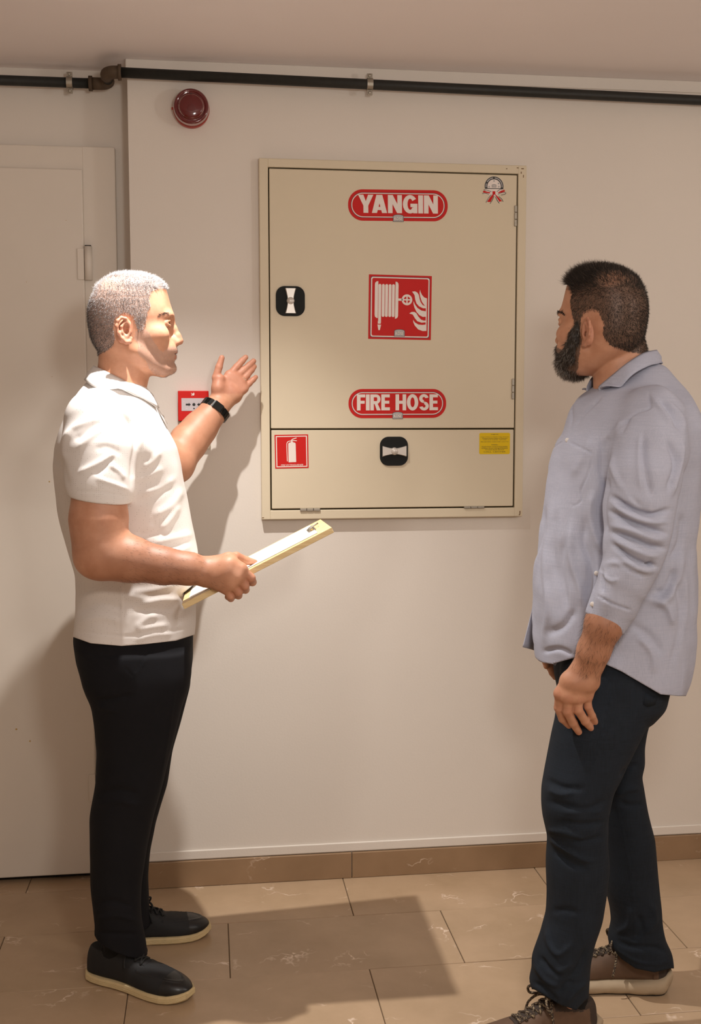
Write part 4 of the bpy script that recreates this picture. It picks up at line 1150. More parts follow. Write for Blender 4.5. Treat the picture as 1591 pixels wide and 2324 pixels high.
hipL = dense(pxrows([(1400, 172, 440, .150, Y0L), (1445, 168, 439, .160, Y0L), (1494, 176, 439, .168, Y0L), (1525, 187, 435, .168, Y0L), (1560, 194, 429, .158, Y0L), (1600, 215, 412, .12, Y0L)]), 200, .008)
legNL = dense(pxrows([(1480, 185, 428, .085, -.555), (1530, 189, 432, .090, -.56), (1560, 193, 427, .091, -.56), (1582, 207, 420, .090, -.56), (1600, 207, 414, .089, -.56), (1640, 213, 404, .086, -.56), (1704, 220, 389, .081, -.56), (1770, 217.5, 373, .078, -.56), (1848, 203.5, 350, .076, -.56),
                      (1926, 202, 333, .073, -.56), (2003, 205, 323, .068, -.56), (2060, 212, 320, .065, -.56), (2095, 216, 322, .063, -.56), (2135, 212, 330, .064, -.56), (2180, 210, 336, .064, -.56)]), 400, .010)
legFL = dense(pxrows([(1480, 200, 434, .085, -.375), (1560, 205, 431, .090, -.375), (1640, 222, 410, .086, -.372), (1704, 226, 393, .080, -.37), (1782, 226, 379, .077, -.368), (1869, 226, 352, .073, -.366), (1926, 222, 342, .070, -.364), (1996, 224, 336.5, .066, -.36), (2060, 232, 338, .064, -.36), (2120, 238, 345, .064, -.36)]), 400, .010)
innerL = [pc([(300, 1330, -.53, .06), (300, 1480, -.55, .05), (295, 1640, -.56, .045), (285, 1790, -.56, .04), (262, 1900, -.56, .038), (262, 2080, -.56, .028), (262, 2165, -.56, .022)]), pc([(310, 1330, -.41, .06), (305, 1480, -.385, .05), (305, 1640, -.375, .045), (290, 1790, -.37, .04), (280, 1900, -.365, .038), (285, 2080, -.36, .028), (285, 2115, -.36, .022)])]
footL = [[(-.27, -.545, .06, .018), (-.20, -.588, .044, .014), (-.12, -.638, .038, .010)], [(-.262, -.352, .06, .018), (-.18, -.341, .044, .014), (-.08, -.328, .038, .010)]]
def world_head_L(P): return P-HO
neck_lo, neck_hi = np.array([neckL[1].min(), Y0L-.09, neckL[0][0]]), np.array([neckL[2].max(), Y0L+.09, neckL[0][-1]])
def tb(T, hwk=1.): return np.array([T[1].min(), (T[4]-T[3]).min(), T[0][0]]), np.array([T[2].max(), (T[4]+T[3]).max(), T[0][-1]])
gr = [(HO+HB0, HO+HB1, lambda P: head_sdf(P-HO)), (neck_lo, neck_hi, lambda P: loft(P, neckL, 2.1, .5, k=.02)),
      tb(TL_)+(lambda P: smax(loft(P, TL_, 2.3)+.045, PY(300, 1380, Y0L)[2]-P[:, 2], .03),)]
gr.append(bounds(armN)+(lambda P: smin(chain(P, armN, .03), ell(P, elbN, (.038, .036, .034)), .03),))
gr.append(bounds(armF)+(lambda P: chain(P, armF, .03),)); gr += [gHN, gHF]
for c in innerL+footL: gr.append(bounds(c)+((lambda c: lambda P: chain(P, c, .03))(c),))
fL = groups_sdf(gr, .007)
fw, un, wz = warped(fL, .86, 9, 2.2)
V, F = polygonise(fw, (-.46, -.86, wz(.01)), (.20, -.05, wz(1.82)), .0025, slack=1.5); V = un(V)
VL, FL, NL = V, F, normals(V, F)
person = mk('person', V, F, M_SKINL, None, base=BL)
tag(person, 'grey-haired man in a white polo shirt gesturing and holding a wooden clipboard', 'person')
def hpx(V, O, toloc):
    """photo-plane coordinates of head points (symmetric left/right)"""
    Q = toloc(V); Pw = np.stack([HO[0]+Q[:, 0], np.full(len(Q), Y0L), HO[2]+Q[:, 2]], 1); return PX(Pw)+(Q,)
HAIR_L = [(384, 650), (376, 657), (360, 661), (346, 668), (340, 682), (345, 700), (338, 713), (333, 735), (331, 752), (319, 758), (312, 740), (306, 724), (286, 716), (268, 726), (263, 750), (266, 772), (262, 788), (242, 800), (224, 806), (190, 806), (170, 700), (200, 610), (290, 590), (400, 600)]
STUB_L = [(331, 750), (316, 757), (311, 776), (322, 806), (340, 840), (362, 856), (405, 856), (410, 822), (404, 800), (410, 786), (398, 785), (388, 793), (372, 803), (352, 778), (341, 758)]
def soft(px, py, poly, amp, seed, Q):
    return inpoly(px+amp*lumps(Q, 130, seed), py+amp*lumps(Q, 130, seed+1), poly)
near = V[:, 2] > HO[2]-.16
px, py, Q = hpx(V, HO, lambda v: v-HO)
tint = np.zeros((len(V), 3))
hm = near & soft(px, py, HAIR_L, 1.2, 3, Q) & (np.abs(Q[:, 1]) < .0835)
tint[hm, 0] = .85; dk = hm & (py > 700); tint[dk, 2] = 0
sm = near & soft(px, py, STUB_L, 3.0, 8, Q); tint[sm, 0] = .42
lipm = near & (Q[:, 0] > hl(389, 800)[0]) & (np.abs(py-804.5) < 11) & (np.abs(Q[:, 1]) < .022); tint[lipm, 0] = .05; tint[lipm, 1] = .55
earm = near & (np.abs(Q[:, 1]) > .0805); tint[earm, 1] = .28; tint[earm, 0] = 0
tint[near & (np.hypot(px-410, py-773) < 14), 1] = .18
# knuckles and fingertips a little redder
for c in hN_fing+hF_fing:
    for q_ in (c[1], c[3]):
        w_ = PY(*q_[:3]); m = np.linalg.norm(V-w_, axis=1) < q_[3]*1.5; tint[m, 1] = np.maximum(tint[m, 1], .16)
def tan_arm(V, pts, tint, k):
    A_ = np.array([p[:3] for p in pts]); d = np.full(len(V), 1e9)
    for a, b in zip(A_, A_[1:]):
        ba = b-a; t = np.clip((V-a)@ba/(ba@ba), 0, 1); d = np.minimum(d, np.linalg.norm(V-a-t[:, None]*ba, axis=1))
    e = np.linalg.norm(V-A_[-1], axis=1); m = d < .075
    tint[m, 2] = np.maximum(tint[m, 2], k*np.clip((e[m]+.01)/.09, .25, 1)*np.clip((.075-d[m])/.028, 0, 1))
tan_arm(V, armN, tint, .72); tan_arm(V, armF, tint, .4)
paint(person, tint)
eyes(person, lambda P: P+HO, None)
# hair, stubble, brows
def head_weight(poly, toloc, thin=None):
    def w(c):
        px, py, Q = hpx(c, HO, toloc); v = inpoly(px, py, poly) & (np.abs(Q[:, 1]) < .0825) & (Q[:, 2] > -.13) & (Q[:, 2] < .2) & (np.abs(Q[:, 0]) < .16)
        v = v.astype(float)
        if thin: v *= thin(px, py, Q)
        return v+1e-12*(np.abs(Q).max(1) < .001)
    return w
def hair_obj(name, parent, V, F, N, weight, count, length, dirf, width, seed, color, label=None, sink=.001, base=None):
    A, T, sid, root, n = strands(V, F, N, weight, count, length, dirf, width, seed, sink=sink)
    o = mk(name, A, T, M_HAIR, parent, base=base, smooth=True)
    r = np.random.RandomState(seed+5); C = color(root, r); paint(o, C[sid]); o['kind'] = 'stuff'
    if label: o['label'] = label
    return o
locL = lambda v: v-HO
def thinL(px, py, Q): return (.3+.7*np.clip((np.hypot((px-250)/36, (py-645)/18)-.6)*2, 0, 1))*np.where((px > 355) & (py < 668), .8, 1.)
def colL(root, r):
    px, py, Q = hpx(root, HO, locL); dark = np.clip((py-690)/120+(250-px)/260+.10, .06, .85)  # strands darken toward the nape: darker hair plus shading put into the colour
    t = (r.uniform(size=len(root)) < dark)[:, None]; a = np.array(srgb(200, 194, 194)); b = np.array(srgb(104, 94, 90)); v = r.uniform(.7, 1.1, len(root))[:, None]
    return np.where(t, b, a)*v
def dirL(root, n, r):
    px, py, Q = hpx(root, HO, locL); fwd = np.stack([np.where(py < 680, .75, .1), 0*px, np.where(py < 680, .1, -.55)], 1)
    return n*.75+fwd*.8+r.normal(size=n.shape)*.28
hair_obj('hair', person, V, F, NL, head_weight(HAIR_L, locL, thinL), 23000, lambda p: np.where(hpx(p, HO, locL)[1] < 660, .0095, .0055), dirL, .00029, 11, colL, 'short cropped grey hair')
hair_obj('stubble', person, V, F, NL, head_weight(STUB_L, locL), 2600, lambda p: np.full(len(p), .0022), lambda a, n, r: n+np.array([.1, 0, -.6])+r.normal(size=n.shape)*.2, .00024, 21,
         lambda root, r: np.array(srgb(170, 155, 148))*r.uniform(.5, 1.1, len(root))[:, None])
def brow_w(poly, toloc, hw):
    def w(c):
        px, py, Q = hpx(c, HO, toloc); d, t = polydist(px, py, poly); return ((d < hw*(1.15-t*.5)) & (np.abs(Q).max(1) < .16) & (Q[:, 0] > .03)).astype(float)+1e-13
    return w
BROW = [(393, 719), (386, 715.5), (376, 716.5), (364, 723)]
hair_obj('eyebrows', person, V, F, NL, brow_w(BROW, locL, 2.8), 800, lambda p: np.full(len(p), .0062), lambda a, n, r: n*.5+np.stack([-.9+0*a[:, 0], np.sign(a[:, 1]-Y0L)*.5, .1+0*a[:, 0]], 1)+r.normal(size=n.shape)*.15, 0.00028, 31,
         lambda root, r: np.array(srgb(70, 56, 48))*r.uniform(.6, 1.2, len(root))[:, None])
def arm_w(pts, lo_, hi_):
    pts = np.array([p[:3] for p in pts])
    def w(c): 
        d = np.full(len(c), 1e9)
        for a, b in zip(pts, pts[1:]):
            ba = b-a; t = np.clip((c-a)@ba/(ba@ba), 0, 1); d = np.minimum(d, np.linalg.norm(c-a-t[:, None]*ba, axis=1))
        return (d < .06).astype(float)+1e-13
    return w
hair_obj('forearm_hair', person, V, F, NL, arm_w(armN[5:], 0, 1), 1500, lambda p: np.full(len(p), .010), lambda a, n, r: n*.28+np.array([.8, 0, -.3])+r.normal(size=n.shape)*.2, .00013, 41,
         lambda root, r: np.array(srgb(66, 46, 36))*r.uniform(.6, 1.2, len(root))[:, None])

# polo shirt
slN = pc([(222, 958, -.63, .080), (226, 1030, -.662, .079), (228, 1090, -.682, .0735), (229, 1175, -.695, .0695)])
slF = pc([(262, 958, -.30, .080), (300, 995, -.30, .076), (345, 1030, -.305, .068)])
pA, pB = PY(163, 1126, -.69), PY(296, 1139, -.69)
nrm = np.cross(pB-pA, [0, 1., .06]); nrm /= np.linalg.norm(nrm); nrm = nrm if nrm[2] > 0 else -nrm
slIN = [p[:3]+(p[3]-.007,) for p in slN]
# the clipboard's frame is set first: its edge presses into the shirt
yN = -.73
c0, c1 = PY(412, 1370, yN), PY(752, 1195.5, yN)
U = c1-c0; LB = np.linalg.norm(U); U /= LB; Dp = np.array([.022, .30, 0.]); WB = np.linalg.norm(Dp); Dp = Dp/WB
Nn = np.cross(U, Dp); Nn /= np.linalg.norm(Nn); Nn = Nn if Nn[2] > 0 else -Nn; Dp = np.cross(Nn, U); WB = .30
def board_sdf(P):
    q_ = P-c0.astype(P.dtype); q_ = np.stack([q_@U.astype(P.dtype), q_@Dp.astype(P.dtype), q_@Nn.astype(P.dtype)], 1)
    e_ = np.abs(q_-np.array([LB/2, WB/2, -.0075], P.dtype))-np.array([LB/2, WB/2, .0078], P.dtype)
    return np.linalg.norm(np.maximum(e_, 0), axis=1)+np.minimum(e_.max(1), 0)
def polo(P):
    d = smax(loft(P, TL_, 2.3, k=.02), .0035-board_sdf(P), .02)
    e = smax(chain(P, slN, .03), -((P-pA)@nrm), .003)
    e = np.maximum(e, -np.maximum(chain(P, slIN, .03), (P-pA)@nrm-.05))
    d = smin(d, e, .022)
    g = smax(chain(P, slF, .03), (P-PY(338, 1024, -.305))@np.array([.75, 0, -.66]), .003); d = smin(d, g, .022)
    return d-.0012*lumps(P, 45, 5)-.0010*lumps(P*np.array([1, 1, .6], P.dtype), 75, 15)
V, F = polygonise(polo, (-.47, -.83, .82), (.06, -.14, 1.56), .0036)
hemL = np.array([(120, 1440), (167, 1446), (206, 1460), (276, 1466), (329, 1462), (399, 1454), (440, 1441), (500, 1436)])
def nearside(P, yc): Q_ = P.copy(); Q_[:, 1] = yc-np.abs(P[:, 1]-yc); return Q_
def hemgL(P):
    px, py = PX(nearside(P, Y0L)); return (np.interp(px, hemL[:, 0], hemL[:, 1])-py)/900.
V, F = cut(V, F, hemgL, .0036)
neckring = lambda P: np.maximum(P[:, 2]-PY(300, 868, Y0L)[2]+.35*(P[:, 0]-PY(225, 845, Y0L)[0])*0, -9)
V, F = cut(V, F, lambda P: -(loft(P, neckL, 2.1, .5)-.006-np.maximum(0, PY(270, 880, Y0L)[2]-P[:, 2])*2), .0032) if False else (V, F)
z1 = lambda X, Y: (100+X/2.946, 580+Y/2.946)
z2 = lambda X, Y: (100+X/2.273, 1080+Y/2.273)
FS = [([z1(385, 1075), z1(300, 1110), z1(190, 1160), z1(130, 1250)], 7, .006), ([z1(400, 1110), z1(310, 1160), z1(200, 1240)], 6, -.005), ([z1(420, 1150), z1(330, 1200), z1(215, 1300)], 6, .005), ([z1(190, 1160), z1(120, 1280), z1(150, 1380)], 8, .005),
      ([z1(520, 1060), z1(580, 1150), z1(610, 1260), z1(590, 1400), z1(585, 1560)], 5, -.006), ([z1(560, 1040), z1(640, 1180), z1(640, 1300)], 7, .004),
      ([z1(480, 1320), z1(360, 1390), z1(220, 1460)], 6, .005), ([z1(430, 1390), z1(510, 1450), z1(540, 1500)], 5, .004), ([z1(470, 1340), z1(400, 1420), z1(330, 1470)], 6, -.004),
      ([z1(350, 1490), z1(470, 1530), z1(570, 1570)], 5, .004), ([z1(340, 1300), z1(420, 1280), z1(520, 1330)], 7, -.003),
      ([z1(740, 1080), z1(690, 1250), z1(720, 1360)], 8, .004), ([z1(780, 1300), z1(720, 1380), z1(650, 1420)], 7, .005), ([z1(800, 1420), z1(700, 1470), z1(600, 1500)], 7, .004), ([z1(880, 1480), z1(780, 1560), z1(650, 1590)], 7, .004),
      ([z2(720, 60), z2(660, 150), z2(560, 210)], 9, .006), ([z2(700, 150), z2(640, 240), z2(600, 290)], 7, .006), ([z2(660, 40), z2(560, 110), z2(470, 140)], 9, -.004), ([z2(770, 300), z2(680, 320), z2(560, 350)], 8, .006), ([z2(760, 360), z2(700, 385), z2(600, 385)], 6, .004),
      ([z2(640, 270), z2(560, 300), z2(470, 300)], 7, -.004), ([z2(400, 540), z2(402, 700), z2(405, 870)], 2.6, .0022),
      ([z2(230, 500), z2(330, 530), z2(420, 560)], 9, -.004), ([z2(180, 640), z2(300, 600), z2(440, 620), z2(560, 640)], 9, .005), ([z2(170, 700), z2(290, 660), z2(420, 690)], 8, -.005), ([z2(440, 600), z2(560, 590), z2(680, 560)], 7, .004),
      ([z2(700, 640), z2(600, 640), z2(500, 665)], 7, .006), ([z2(680, 690), z2(560, 690), z2(460, 700)], 7, -.005), ([z2(470, 790), z2(540, 730), z2(590, 730)], 7, .005), ([z2(470, 800), z2(560, 780), z2(640, 770)], 6, .005), ([z2(470, 850), z2(560, 820), z2(660, 815)], 6, .004),
      ([z2(170, 760), z2(300, 730), z2(420, 760)], 8, .004), ([z2(160, 800), z2(400, 825), z2(560, 815), z2(770, 780)], 2.5, -.0016), ([z2(150, 80), z2(300, 85), z2(440, 110)], 2.2, -.0016), ([z1(60, 1330), z1(120, 1420), z1(170, 1560)], 8, -.004), ([z2(80, 100), z2(110, 220), z2(150, 330)], 7, .003)]
V = folds(V, F, [(a, b*1.1, c*.72) for a, b, c in FS], Y0L); V, F = turn_in(V, F)
polo_o = mk('polo_shirt', V, F, M_POLO, person)
polo_o['label'] = 'white short-sleeved polo shirt with tiny dots'
collar('collar', [((212, 832, Y0L), (192, 862, Y0L)), ((236, 843, Y0L-.050), (207, 874, Y0L-.075)), ((278, 864, Y0L-.066), (255, 895, Y0L-.095)), ((312, 884, Y0L-.055), (302, 924, Y0L-.078)), ((337, 902, Y0L-.022), (333, 938, Y0L-.045))], Y0L, M_POLO2, polo_o, polo)
pl = [PY(a, b, Y0L) for a, b in ((338, 897), (347, 915), (356, 930), (366, 946), (376, 963))]
V = []; 
for q_ in pl:
    for dy in (-.017, -.006, .006, .017): V.append(q_+np.array([.003, dy, 0]))
F = [(i*4+j, i*4+j+1, i*4+5+j, i*4+4+j) for i in range(len(pl)-1) for j in range(3)]
shell(mk('placket', V, F, M_POLO2, polo_o), .003, 0)
for q_ in (pl[1], pl[3]): lathe('button', [(0, .0048), (.0015, .0052), (.0025, .004)], q_+np.array([.004, -.003, 0]), (1, -.3, .5), M_BTN, polo_o, 16)

# trousers
def trL(P):
    d = loft(P, hipL, 2.4, k=.01); d = smin(d, loft(P, legNL, 2.2, k=.006), .02); return smin(d, loft(P, legFL, 2.2, k=.006), .02)-.0012*lumps(P, 30, 9)
V, F = polygonise(trL, (-.42, -.70, .02), (.06, -.25, 1.0), .0044)
zn, zf = PY(262, 2132, -.56), PY(290, 2096, -.36)
def hemtL(P):
    n_ = P[:, 1] < Y0L
    return np.where(n_, P[:, 2]-(zn[2]-.5*(P[:, 0]-zn[0])-.9*np.maximum(0, np.abs(P[:, 0]-zn[0])-.04)*0), P[:, 2]-(zf[2]+.0*(P[:, 0]-zf[0])))
V, F = cut(V, F, hemtL, .0044)
z3 = lambda X, Y: (100+X/2.571, 1420+Y/2.571)
V = folds(V, F, [([z3(470, 240), z3(520, 300)], 2, -.002), ([z3(600, 190), z3(520, 305)], 2.2, .002), ([z3(620, 120), z3(530, 290)], 2, -.002), ([z3(300, 440), z3(400, 430), z3(520, 400)], 6, -.006), ([z3(310, 470), z3(430, 500)], 6, .004),
                 ([z3(300, 990), z3(420, 960), z3(560, 980)], 8, -.005), ([z3(290, 1060), z3(420, 1020), z3(560, 1050)], 8, .004), ([z3(280, 1650), z3(380, 1610), z3(520, 1640)], 7, -.005), ([z3(290, 1720), z3(420, 1690), z3(560, 1730)], 6, .004), ([z3(300, 1790), z3(420, 1800), z3(560, 1800)], 5, -.004), ([z3(770, 300), z3(730, 600), z3(660, 1000)], 4, .002)], Y0L)
V, F = turn_in(V, F); trouL = mk('trousers', V, F, M_TROU, person); trouL['label'] = 'black slim trousers'
shoe(person, (-.318, -.512), (-.058, -.678), 'L'); shoe(person, (-.305, -.356), (-.012, -.318), 'L')

# wristwatch bracelet on the far wrist, ring on the ring finger
a, b = PY(456, 969, -.148), PY(500, 912, -.118); ax = (b-a)/np.linalg.norm(b-a); c = PY(488, 930.5, -.127)
vv = np.array([0, 1., 0]); vv -= ax*(vv@ax); vv /= np.linalg.norm(vv); uu = np.cross(ax, vv)
wat = empty('wristwatch', tuple(c-org(person))); wat.parent = person; wat['label'] = 'dark metal link wristwatch'
nl = 22
lbm = bmesh.new()
for i in range(nl):
    t0, t1 = 2*math.pi*i/nl+.02, 2*math.pi*(i+1)/nl-.02; vs = []
    for s in (-.0105, .0105):
        for rr in (0, .0034):
            for t_ in (t0, t1): vs.append(lbm.verts.new(c+ax*s+uu*(.0405+rr)*math.cos(t_)+vv*(.0385+rr)*math.sin(t_)))
    for f in ((0, 1, 3, 2), (4, 6, 7, 5), (0, 4, 5, 1), (2, 3, 7, 6), (0, 2, 6, 4), (1, 5, 7, 3)): lbm.faces.new([vs[k] for k in f])
bmobj('link_bracelet', lbm, M_BEZEL, wat, base=c)
bm = bmesh.new(); Mx = Matrix.Translation(c-vv*.0415)@Matrix(((uu[0], ax[0], vv[0], 0), (uu[1], ax[1], vv[1], 0), (uu[2], ax[2], vv[2], 0), (0, 0, 0, 1)))
add_box(bm, (-.014, -.0112, -.003), (.014, .0112, .002), .001, 2, Mx); bmobj('clasp', bm, M_BEZEL, wat, base=c)
lathe('watch_case', [(0, .019), (.007, .019), (.0085, .017)], c+vv*.0385, tuple(vv), M_BEZEL, wat, 30)
a, b = PY(*hF_fing[2][0][:3]), PY(*hF_fing[2][1][:3]); ax = (b-a)/np.linalg.norm(b-a); c = a*.66+b*.34
c = a*.62+b*.38; th = np.linspace(0, 2*math.pi, 41); u1 = np.cross(ax, [0, 0, 1.]); u1 /= np.linalg.norm(u1); u2 = np.cross(ax, u1)
o = tube('finger_ring', [c+.0124*(u1*math.cos(t_)+u2*math.sin(t_)) for t_ in th], .0015, M_GOLDW, person, 10); o['label'] = 'plain pale gold ring'

# clipboard held in the near hand
M_PINE = NT('pale_plywood'); _c = M_PINE.coord(); _m = M_PINE.n('ShaderNodeMapping'); _m.inputs['Scale'].default_value = (6, 60, 160); M_PINE.l(_c, _m.inputs['Vector'])
M_PINE.base(M_PINE.mix(M_PINE.ramp(M_PINE.noise(_m.outputs[0], 1., 4), .3, .7), srgb(206, 176, 122), srgb(230, 206, 158))); M_PINE.set(Roughness=.55); M_PINE = M_PINE.m
M_PAPER = flat('white_paper', srgb(240, 236, 228), .8, var=.01)
MB_ = Matrix(((U[0], Dp[0], Nn[0], c0[0]), (U[1], Dp[1], Nn[1], c0[1]), (U[2], Dp[2], Nn[2], c0[2]), (0, 0, 0, 1)))
clip = empty('clipboard', tuple(c0+U*LB/2), 'pale wooden clipboard with white paper held in the near hand of the polo man', 'clipboard')
bm = bmesh.new(); add_box(bm, (0, 0, -.0150), (LB, WB, -.0012), .0012, 2, MB_); bmobj('board', bm, M_PINE, clip, base=c0)
bm = bmesh.new()
for i in range(3): add_box(bm, (.018+.002*i, .028-.002*i, -.0012+.0005*i), (LB-.036+.001*i, WB-.028, -.0007+.0005*i), 0, 2, MB_)
bmobj('paper', bm, M_PAPER, clip, base=c0)
bm = bmesh.new(); add_box(bm, (LB-.050, WB/2-.042, .0006), (LB-.030, WB/2+.042, .0018), .0005, 2, MB_); add_box(bm, (LB-.0335, WB/2-.040, .0016), (LB-.031, WB/2+.040, .0050), .0008, 2, MB_)
cl = bmobj('clip', bm, M_STEEL, clip, base=c0+U*LB)
w4 = lambda u, v, n_: c0+U*u+Dp*v+Nn*n_
tube('clip_lever', [w4(LB-.050, WB/2-.012, .002), w4(LB-.042, WB/2-.012, .006), w4(LB-.018, WB/2-.007, .0075), w4(LB-.018, WB/2+.007, .0075), w4(LB-.042, WB/2+.012, .006), w4(LB-.050, WB/2+.012, .002)], .0013, M_STEEL, cl, 8)
for s in (-1, 1): lathe('rivet', [(0, .004), (.002, .004), (.0028, .002)], w4(LB-.040, WB/2+s*.032, .0018), tuple(Nn), flat('brass', srgb(206, 168, 84), .3, .8), cl, 14)
for c in ([(-.268, -.548, .072, .026), tuple(PY(262, 2150, -.56))+(.032,), tuple(PY(262, 2100, -.56))+(.038,), tuple(PY(262, 2050, -.56))+(.039,)], [(-.258, -.352, .072, .026), tuple(PY(285, 2110, -.36))+(.032,), tuple(PY(285, 2080, -.36))+(.038,), tuple(PY(284, 2040, -.36))+(.039,)]): sock(person, c)
for u_, c in (((-.20, -.588), 0), ((-.18, -.341), 0)): pass

# ------------------------------------------------------------------ the bearded man in the blue shirt
Y0R = -.86
BR_ = np.array([.97, Y0R, 0.])
TH = math.radians(50)
HOR = PY(1366, 733, Y0R); HSR = .96
fR, lR = np.array([-math.cos(TH), math.sin(TH), 0]), np.array([-math.sin(TH), -math.cos(TH), 0]); MR = np.stack([fR, lR, np.array([0, 0, 1.])])
locR = lambda v: (np.asarray(v)-HOR)@MR.T/HSR
wldR = lambda q_: np.asarray(q_)@MR*HSR+HOR
torsoR = [(822, 1445, 1488, .040), (830, 1428, 1500, .052), (838, 1414, 1506, .062), (848, 1398, 1511, .073), (860, 1381, 1519, .086), (875, 1360, 1530, .104), (892, 1337, 1543, .128), (908, 1323, 1551, .155), (928, 1312, 1559, .178), (950, 1305, 1565, .192), (975, 1298, 1570, .200), (1011, 1279, 1572, .196), (1042, 1268, 1571, .188), (1104, 1255, 1567, .176),
          (1166, 1243, 1564, .170), (1215, 1233, 1563, .168), (1268, 1227, 1563, .168), (1336, 1222, 1563, .170), (1383, 1222, 1562, .174), (1445, 1223, 1559, .180), (1500, 1227, 1548, .184), (1531, 1232, 1541, .184), (1600, 1240, 1520, .184)]
TR_ = dense(pxrows([r+(Y0R,) for r in torsoR]), 500, .008)
neckR = dense(pxrows([(752, 1372, 1452, .050, Y0R), (780, 1358, 1461, .056, Y0R), (810, 1352, 1467, .058, Y0R), (845, 1350, 1472, .061, Y0R), (875, 1350, 1482, .066, Y0R), (915, 1355, 1500, .085, Y0R)]), 200, .01)
armNR = pc([(1468, 960, -1.00, .045), (1462, 1090, -1.06, .042), (1448, 1215, -1.09, .034), (1415, 1310, -1.092, .034), (1372, 1415, -1.086, .0355), (1347, 1478, -1.07, .0295), (1337, 1506, -1.062, .026)])
armFR = pc([(1440, 965, -.68, .045), (1400, 1090, -.66, .042), (1350, 1215, -.65, .036), (1305, 1320, -.66, .034), (1270, 1420, -.67, .030), (1258, 1450, -.675, .026)])
hRN_palm = [[(1333, 1500, -1.060, .024), (1292, 1545, -1.052, .0170), (1272, 1574, -1.046, .0125)], [(1337, 1503, -1.062, .024), (1306, 1548, -1.060, .0175), (1290, 1580, -1.056, .0128)], [(1341, 1505, -1.062, .024), (1324, 1550, -1.061, .0175), (1311, 1581, -1.058, .0125)], [(1345, 1506, -1.060, .023), (1341, 1548, -1.057, .0160), (1332, 1578, -1.052, .0115)]]
hRN_fing = [[(1272, 1574, -1.046, .0120), (1268, 1606, -1.036, .0108), (1277, 1631, -1.022, .0098), (1291, 1646, -1.012, .0080)], [(1290, 1580, -1.056, .0122), (1287, 1613, -1.050, .0108), (1301, 1641, -1.036, .0100), (1313.5, 1661, -1.024, .0080)],
            [(1311, 1581, -1.058, .0118), (1312, 1611, -1.053, .0105), (1328, 1637, -1.040, .0096), (1341, 1652, -1.028, .0078)], [(1332, 1578, -1.052, .0108), (1334, 1603, -1.048, .0092), (1344, 1625, -1.038, .0084), (1352, 1640, -1.028, .0070)],
            [(1300, 1530, -1.035, .015), (1277, 1560, -1.015, .0125), (1275, 1590, -1.000, .0105), (1284, 1612, -.992, .0085)]]
hRF_palm = [[(1260, 1440, -.675, .022), (1252, 1470, -.68, .017), (1245, 1494, -.685, .012)], [(1262, 1442, -.67, .022), (1258, 1472, -.672, .017), (1254, 1497, -.675, .012)], [(1265, 1442, -.665, .022), (1264, 1472, -.665, .016), (1263, 1496, -.665, .012)]]
hRF_fing = [[(1246, 1494, -.685, .0115), (1248, 1513, -.69, .0102), (1254, 1527, -.69, .0092), (1260, 1537, -.688, .0076)], [(1256, 1497, -.675, .0115), (1258, 1514, -.675, .0102), (1264, 1526, -.672, .0092), (1269, 1534, -.67, .0076)], [(1264, 1496, -.665, .011), (1268, 1512, -.66, .0100), (1274, 1524, -.655, .0088), (1278, 1530, -.652, .0076)],
            [(1256, 1462, -.69, .014), (1243, 1484, -.70, .011), (1238, 1500, -.70, .0095), (1240, 1512, -.70, .0078)]]
gRN, gRF = hand_sdf(hRN_palm, hRN_fing), hand_sdf(hRF_palm, hRF_fing)
legNR = dense(pxrows([(1480, 1292, 1500, .090, -.935), (1540, 1276, 1487, .094, -.94), (1607, 1269, 1471, .096, -.945), (1636, 1266, 1460, .095, -.948), (1661, 1260, 1449, .094, -.95), (1698, 1252, 1432, .091, -.95), (1749, 1240.6, 1408, .087, -.955), (1789, 1233.4, 1386, .084, -.958), (1828, 1233, 1378, .083, -.96), (1857, 1236, 1373, .081, -.96),
                      (1878, 1241, 1374, .080, -.96), (1905, 1248, 1371, .078, -.96), (1970, 1246, 1375, .076, -.965), (2025, 1245, 1371, .073, -.965), (2079, 1243, 1361, .070, -.968), (2126, 1231, 1346, .068, -.97), (2177, 1210, 1337, .067, -.97), (2205, 1211, 1334, .066, -.97), (2228, 1205, 1332, .066, -.97), (2262, 1212, 1330, .064, -.97), (2310, 1220, 1322, .062, -.97)]), 500, .008)
legFR = dense(pxrows([(1480, 1330, 1500, .085, -.78), (1540, 1335, 1490, .090, -.78), (1607, 1330, 1473, .090, -.78), (1654, 1335, 1460, .088, -.78), (1690, 1338, 1455, .086, -.78), (1727, 1340, 1455, .084, -.78), (1752, 1345, 1446, .083, -.78), (1789, 1350, 1454, .081, -.78), (1836, 1358, 1464, .079, -.78), (1898, 1366, 1478.5, .076, -.775), (1988, 1374, 1486, .073, -.77), (2017, 1378.6, 1489, .072, -.768),
                      (2061, 1388, 1496, .070, -.765), (2097, 1391, 1499, .068, -.765), (2130, 1383, 1505, .068, -.765), (2160, 1392, 1519, .068, -.765), (2190, 1398, 1523, .068, -.765), (2225, 1404, 1520, .066, -.765)]), 500, .008)
hipR = dense(pxrows([(1420, 1268, 1520, .165, Y0R), (1480, 1270, 1510, .175, Y0R), (1540, 1275, 1497, .175, Y0R), (1585, 1282, 1488, .165, Y0R), (1625, 1300, 1465, .12, Y0R)]), 200, .008)
innerR = [pc([(1400, 1380, -.92, .06), (1385, 1480, -.935, .05), (1362, 1640, -.95, .045), (1310, 1800, -.96, .04), (1310, 1930, -.965, .038), (1285, 2120, -.97, .034), (1280, 2230, -.97, .034)]), pc([(1420, 1380, -.80, .06), (1420, 1480, -.785, .05), (1400, 1640, -.78, .045), (1405, 1780, -.78, .04), (1422, 1930, -.773, .038), (1445, 2080, -.766, .034), (1462, 2170, -.766, .034)])]
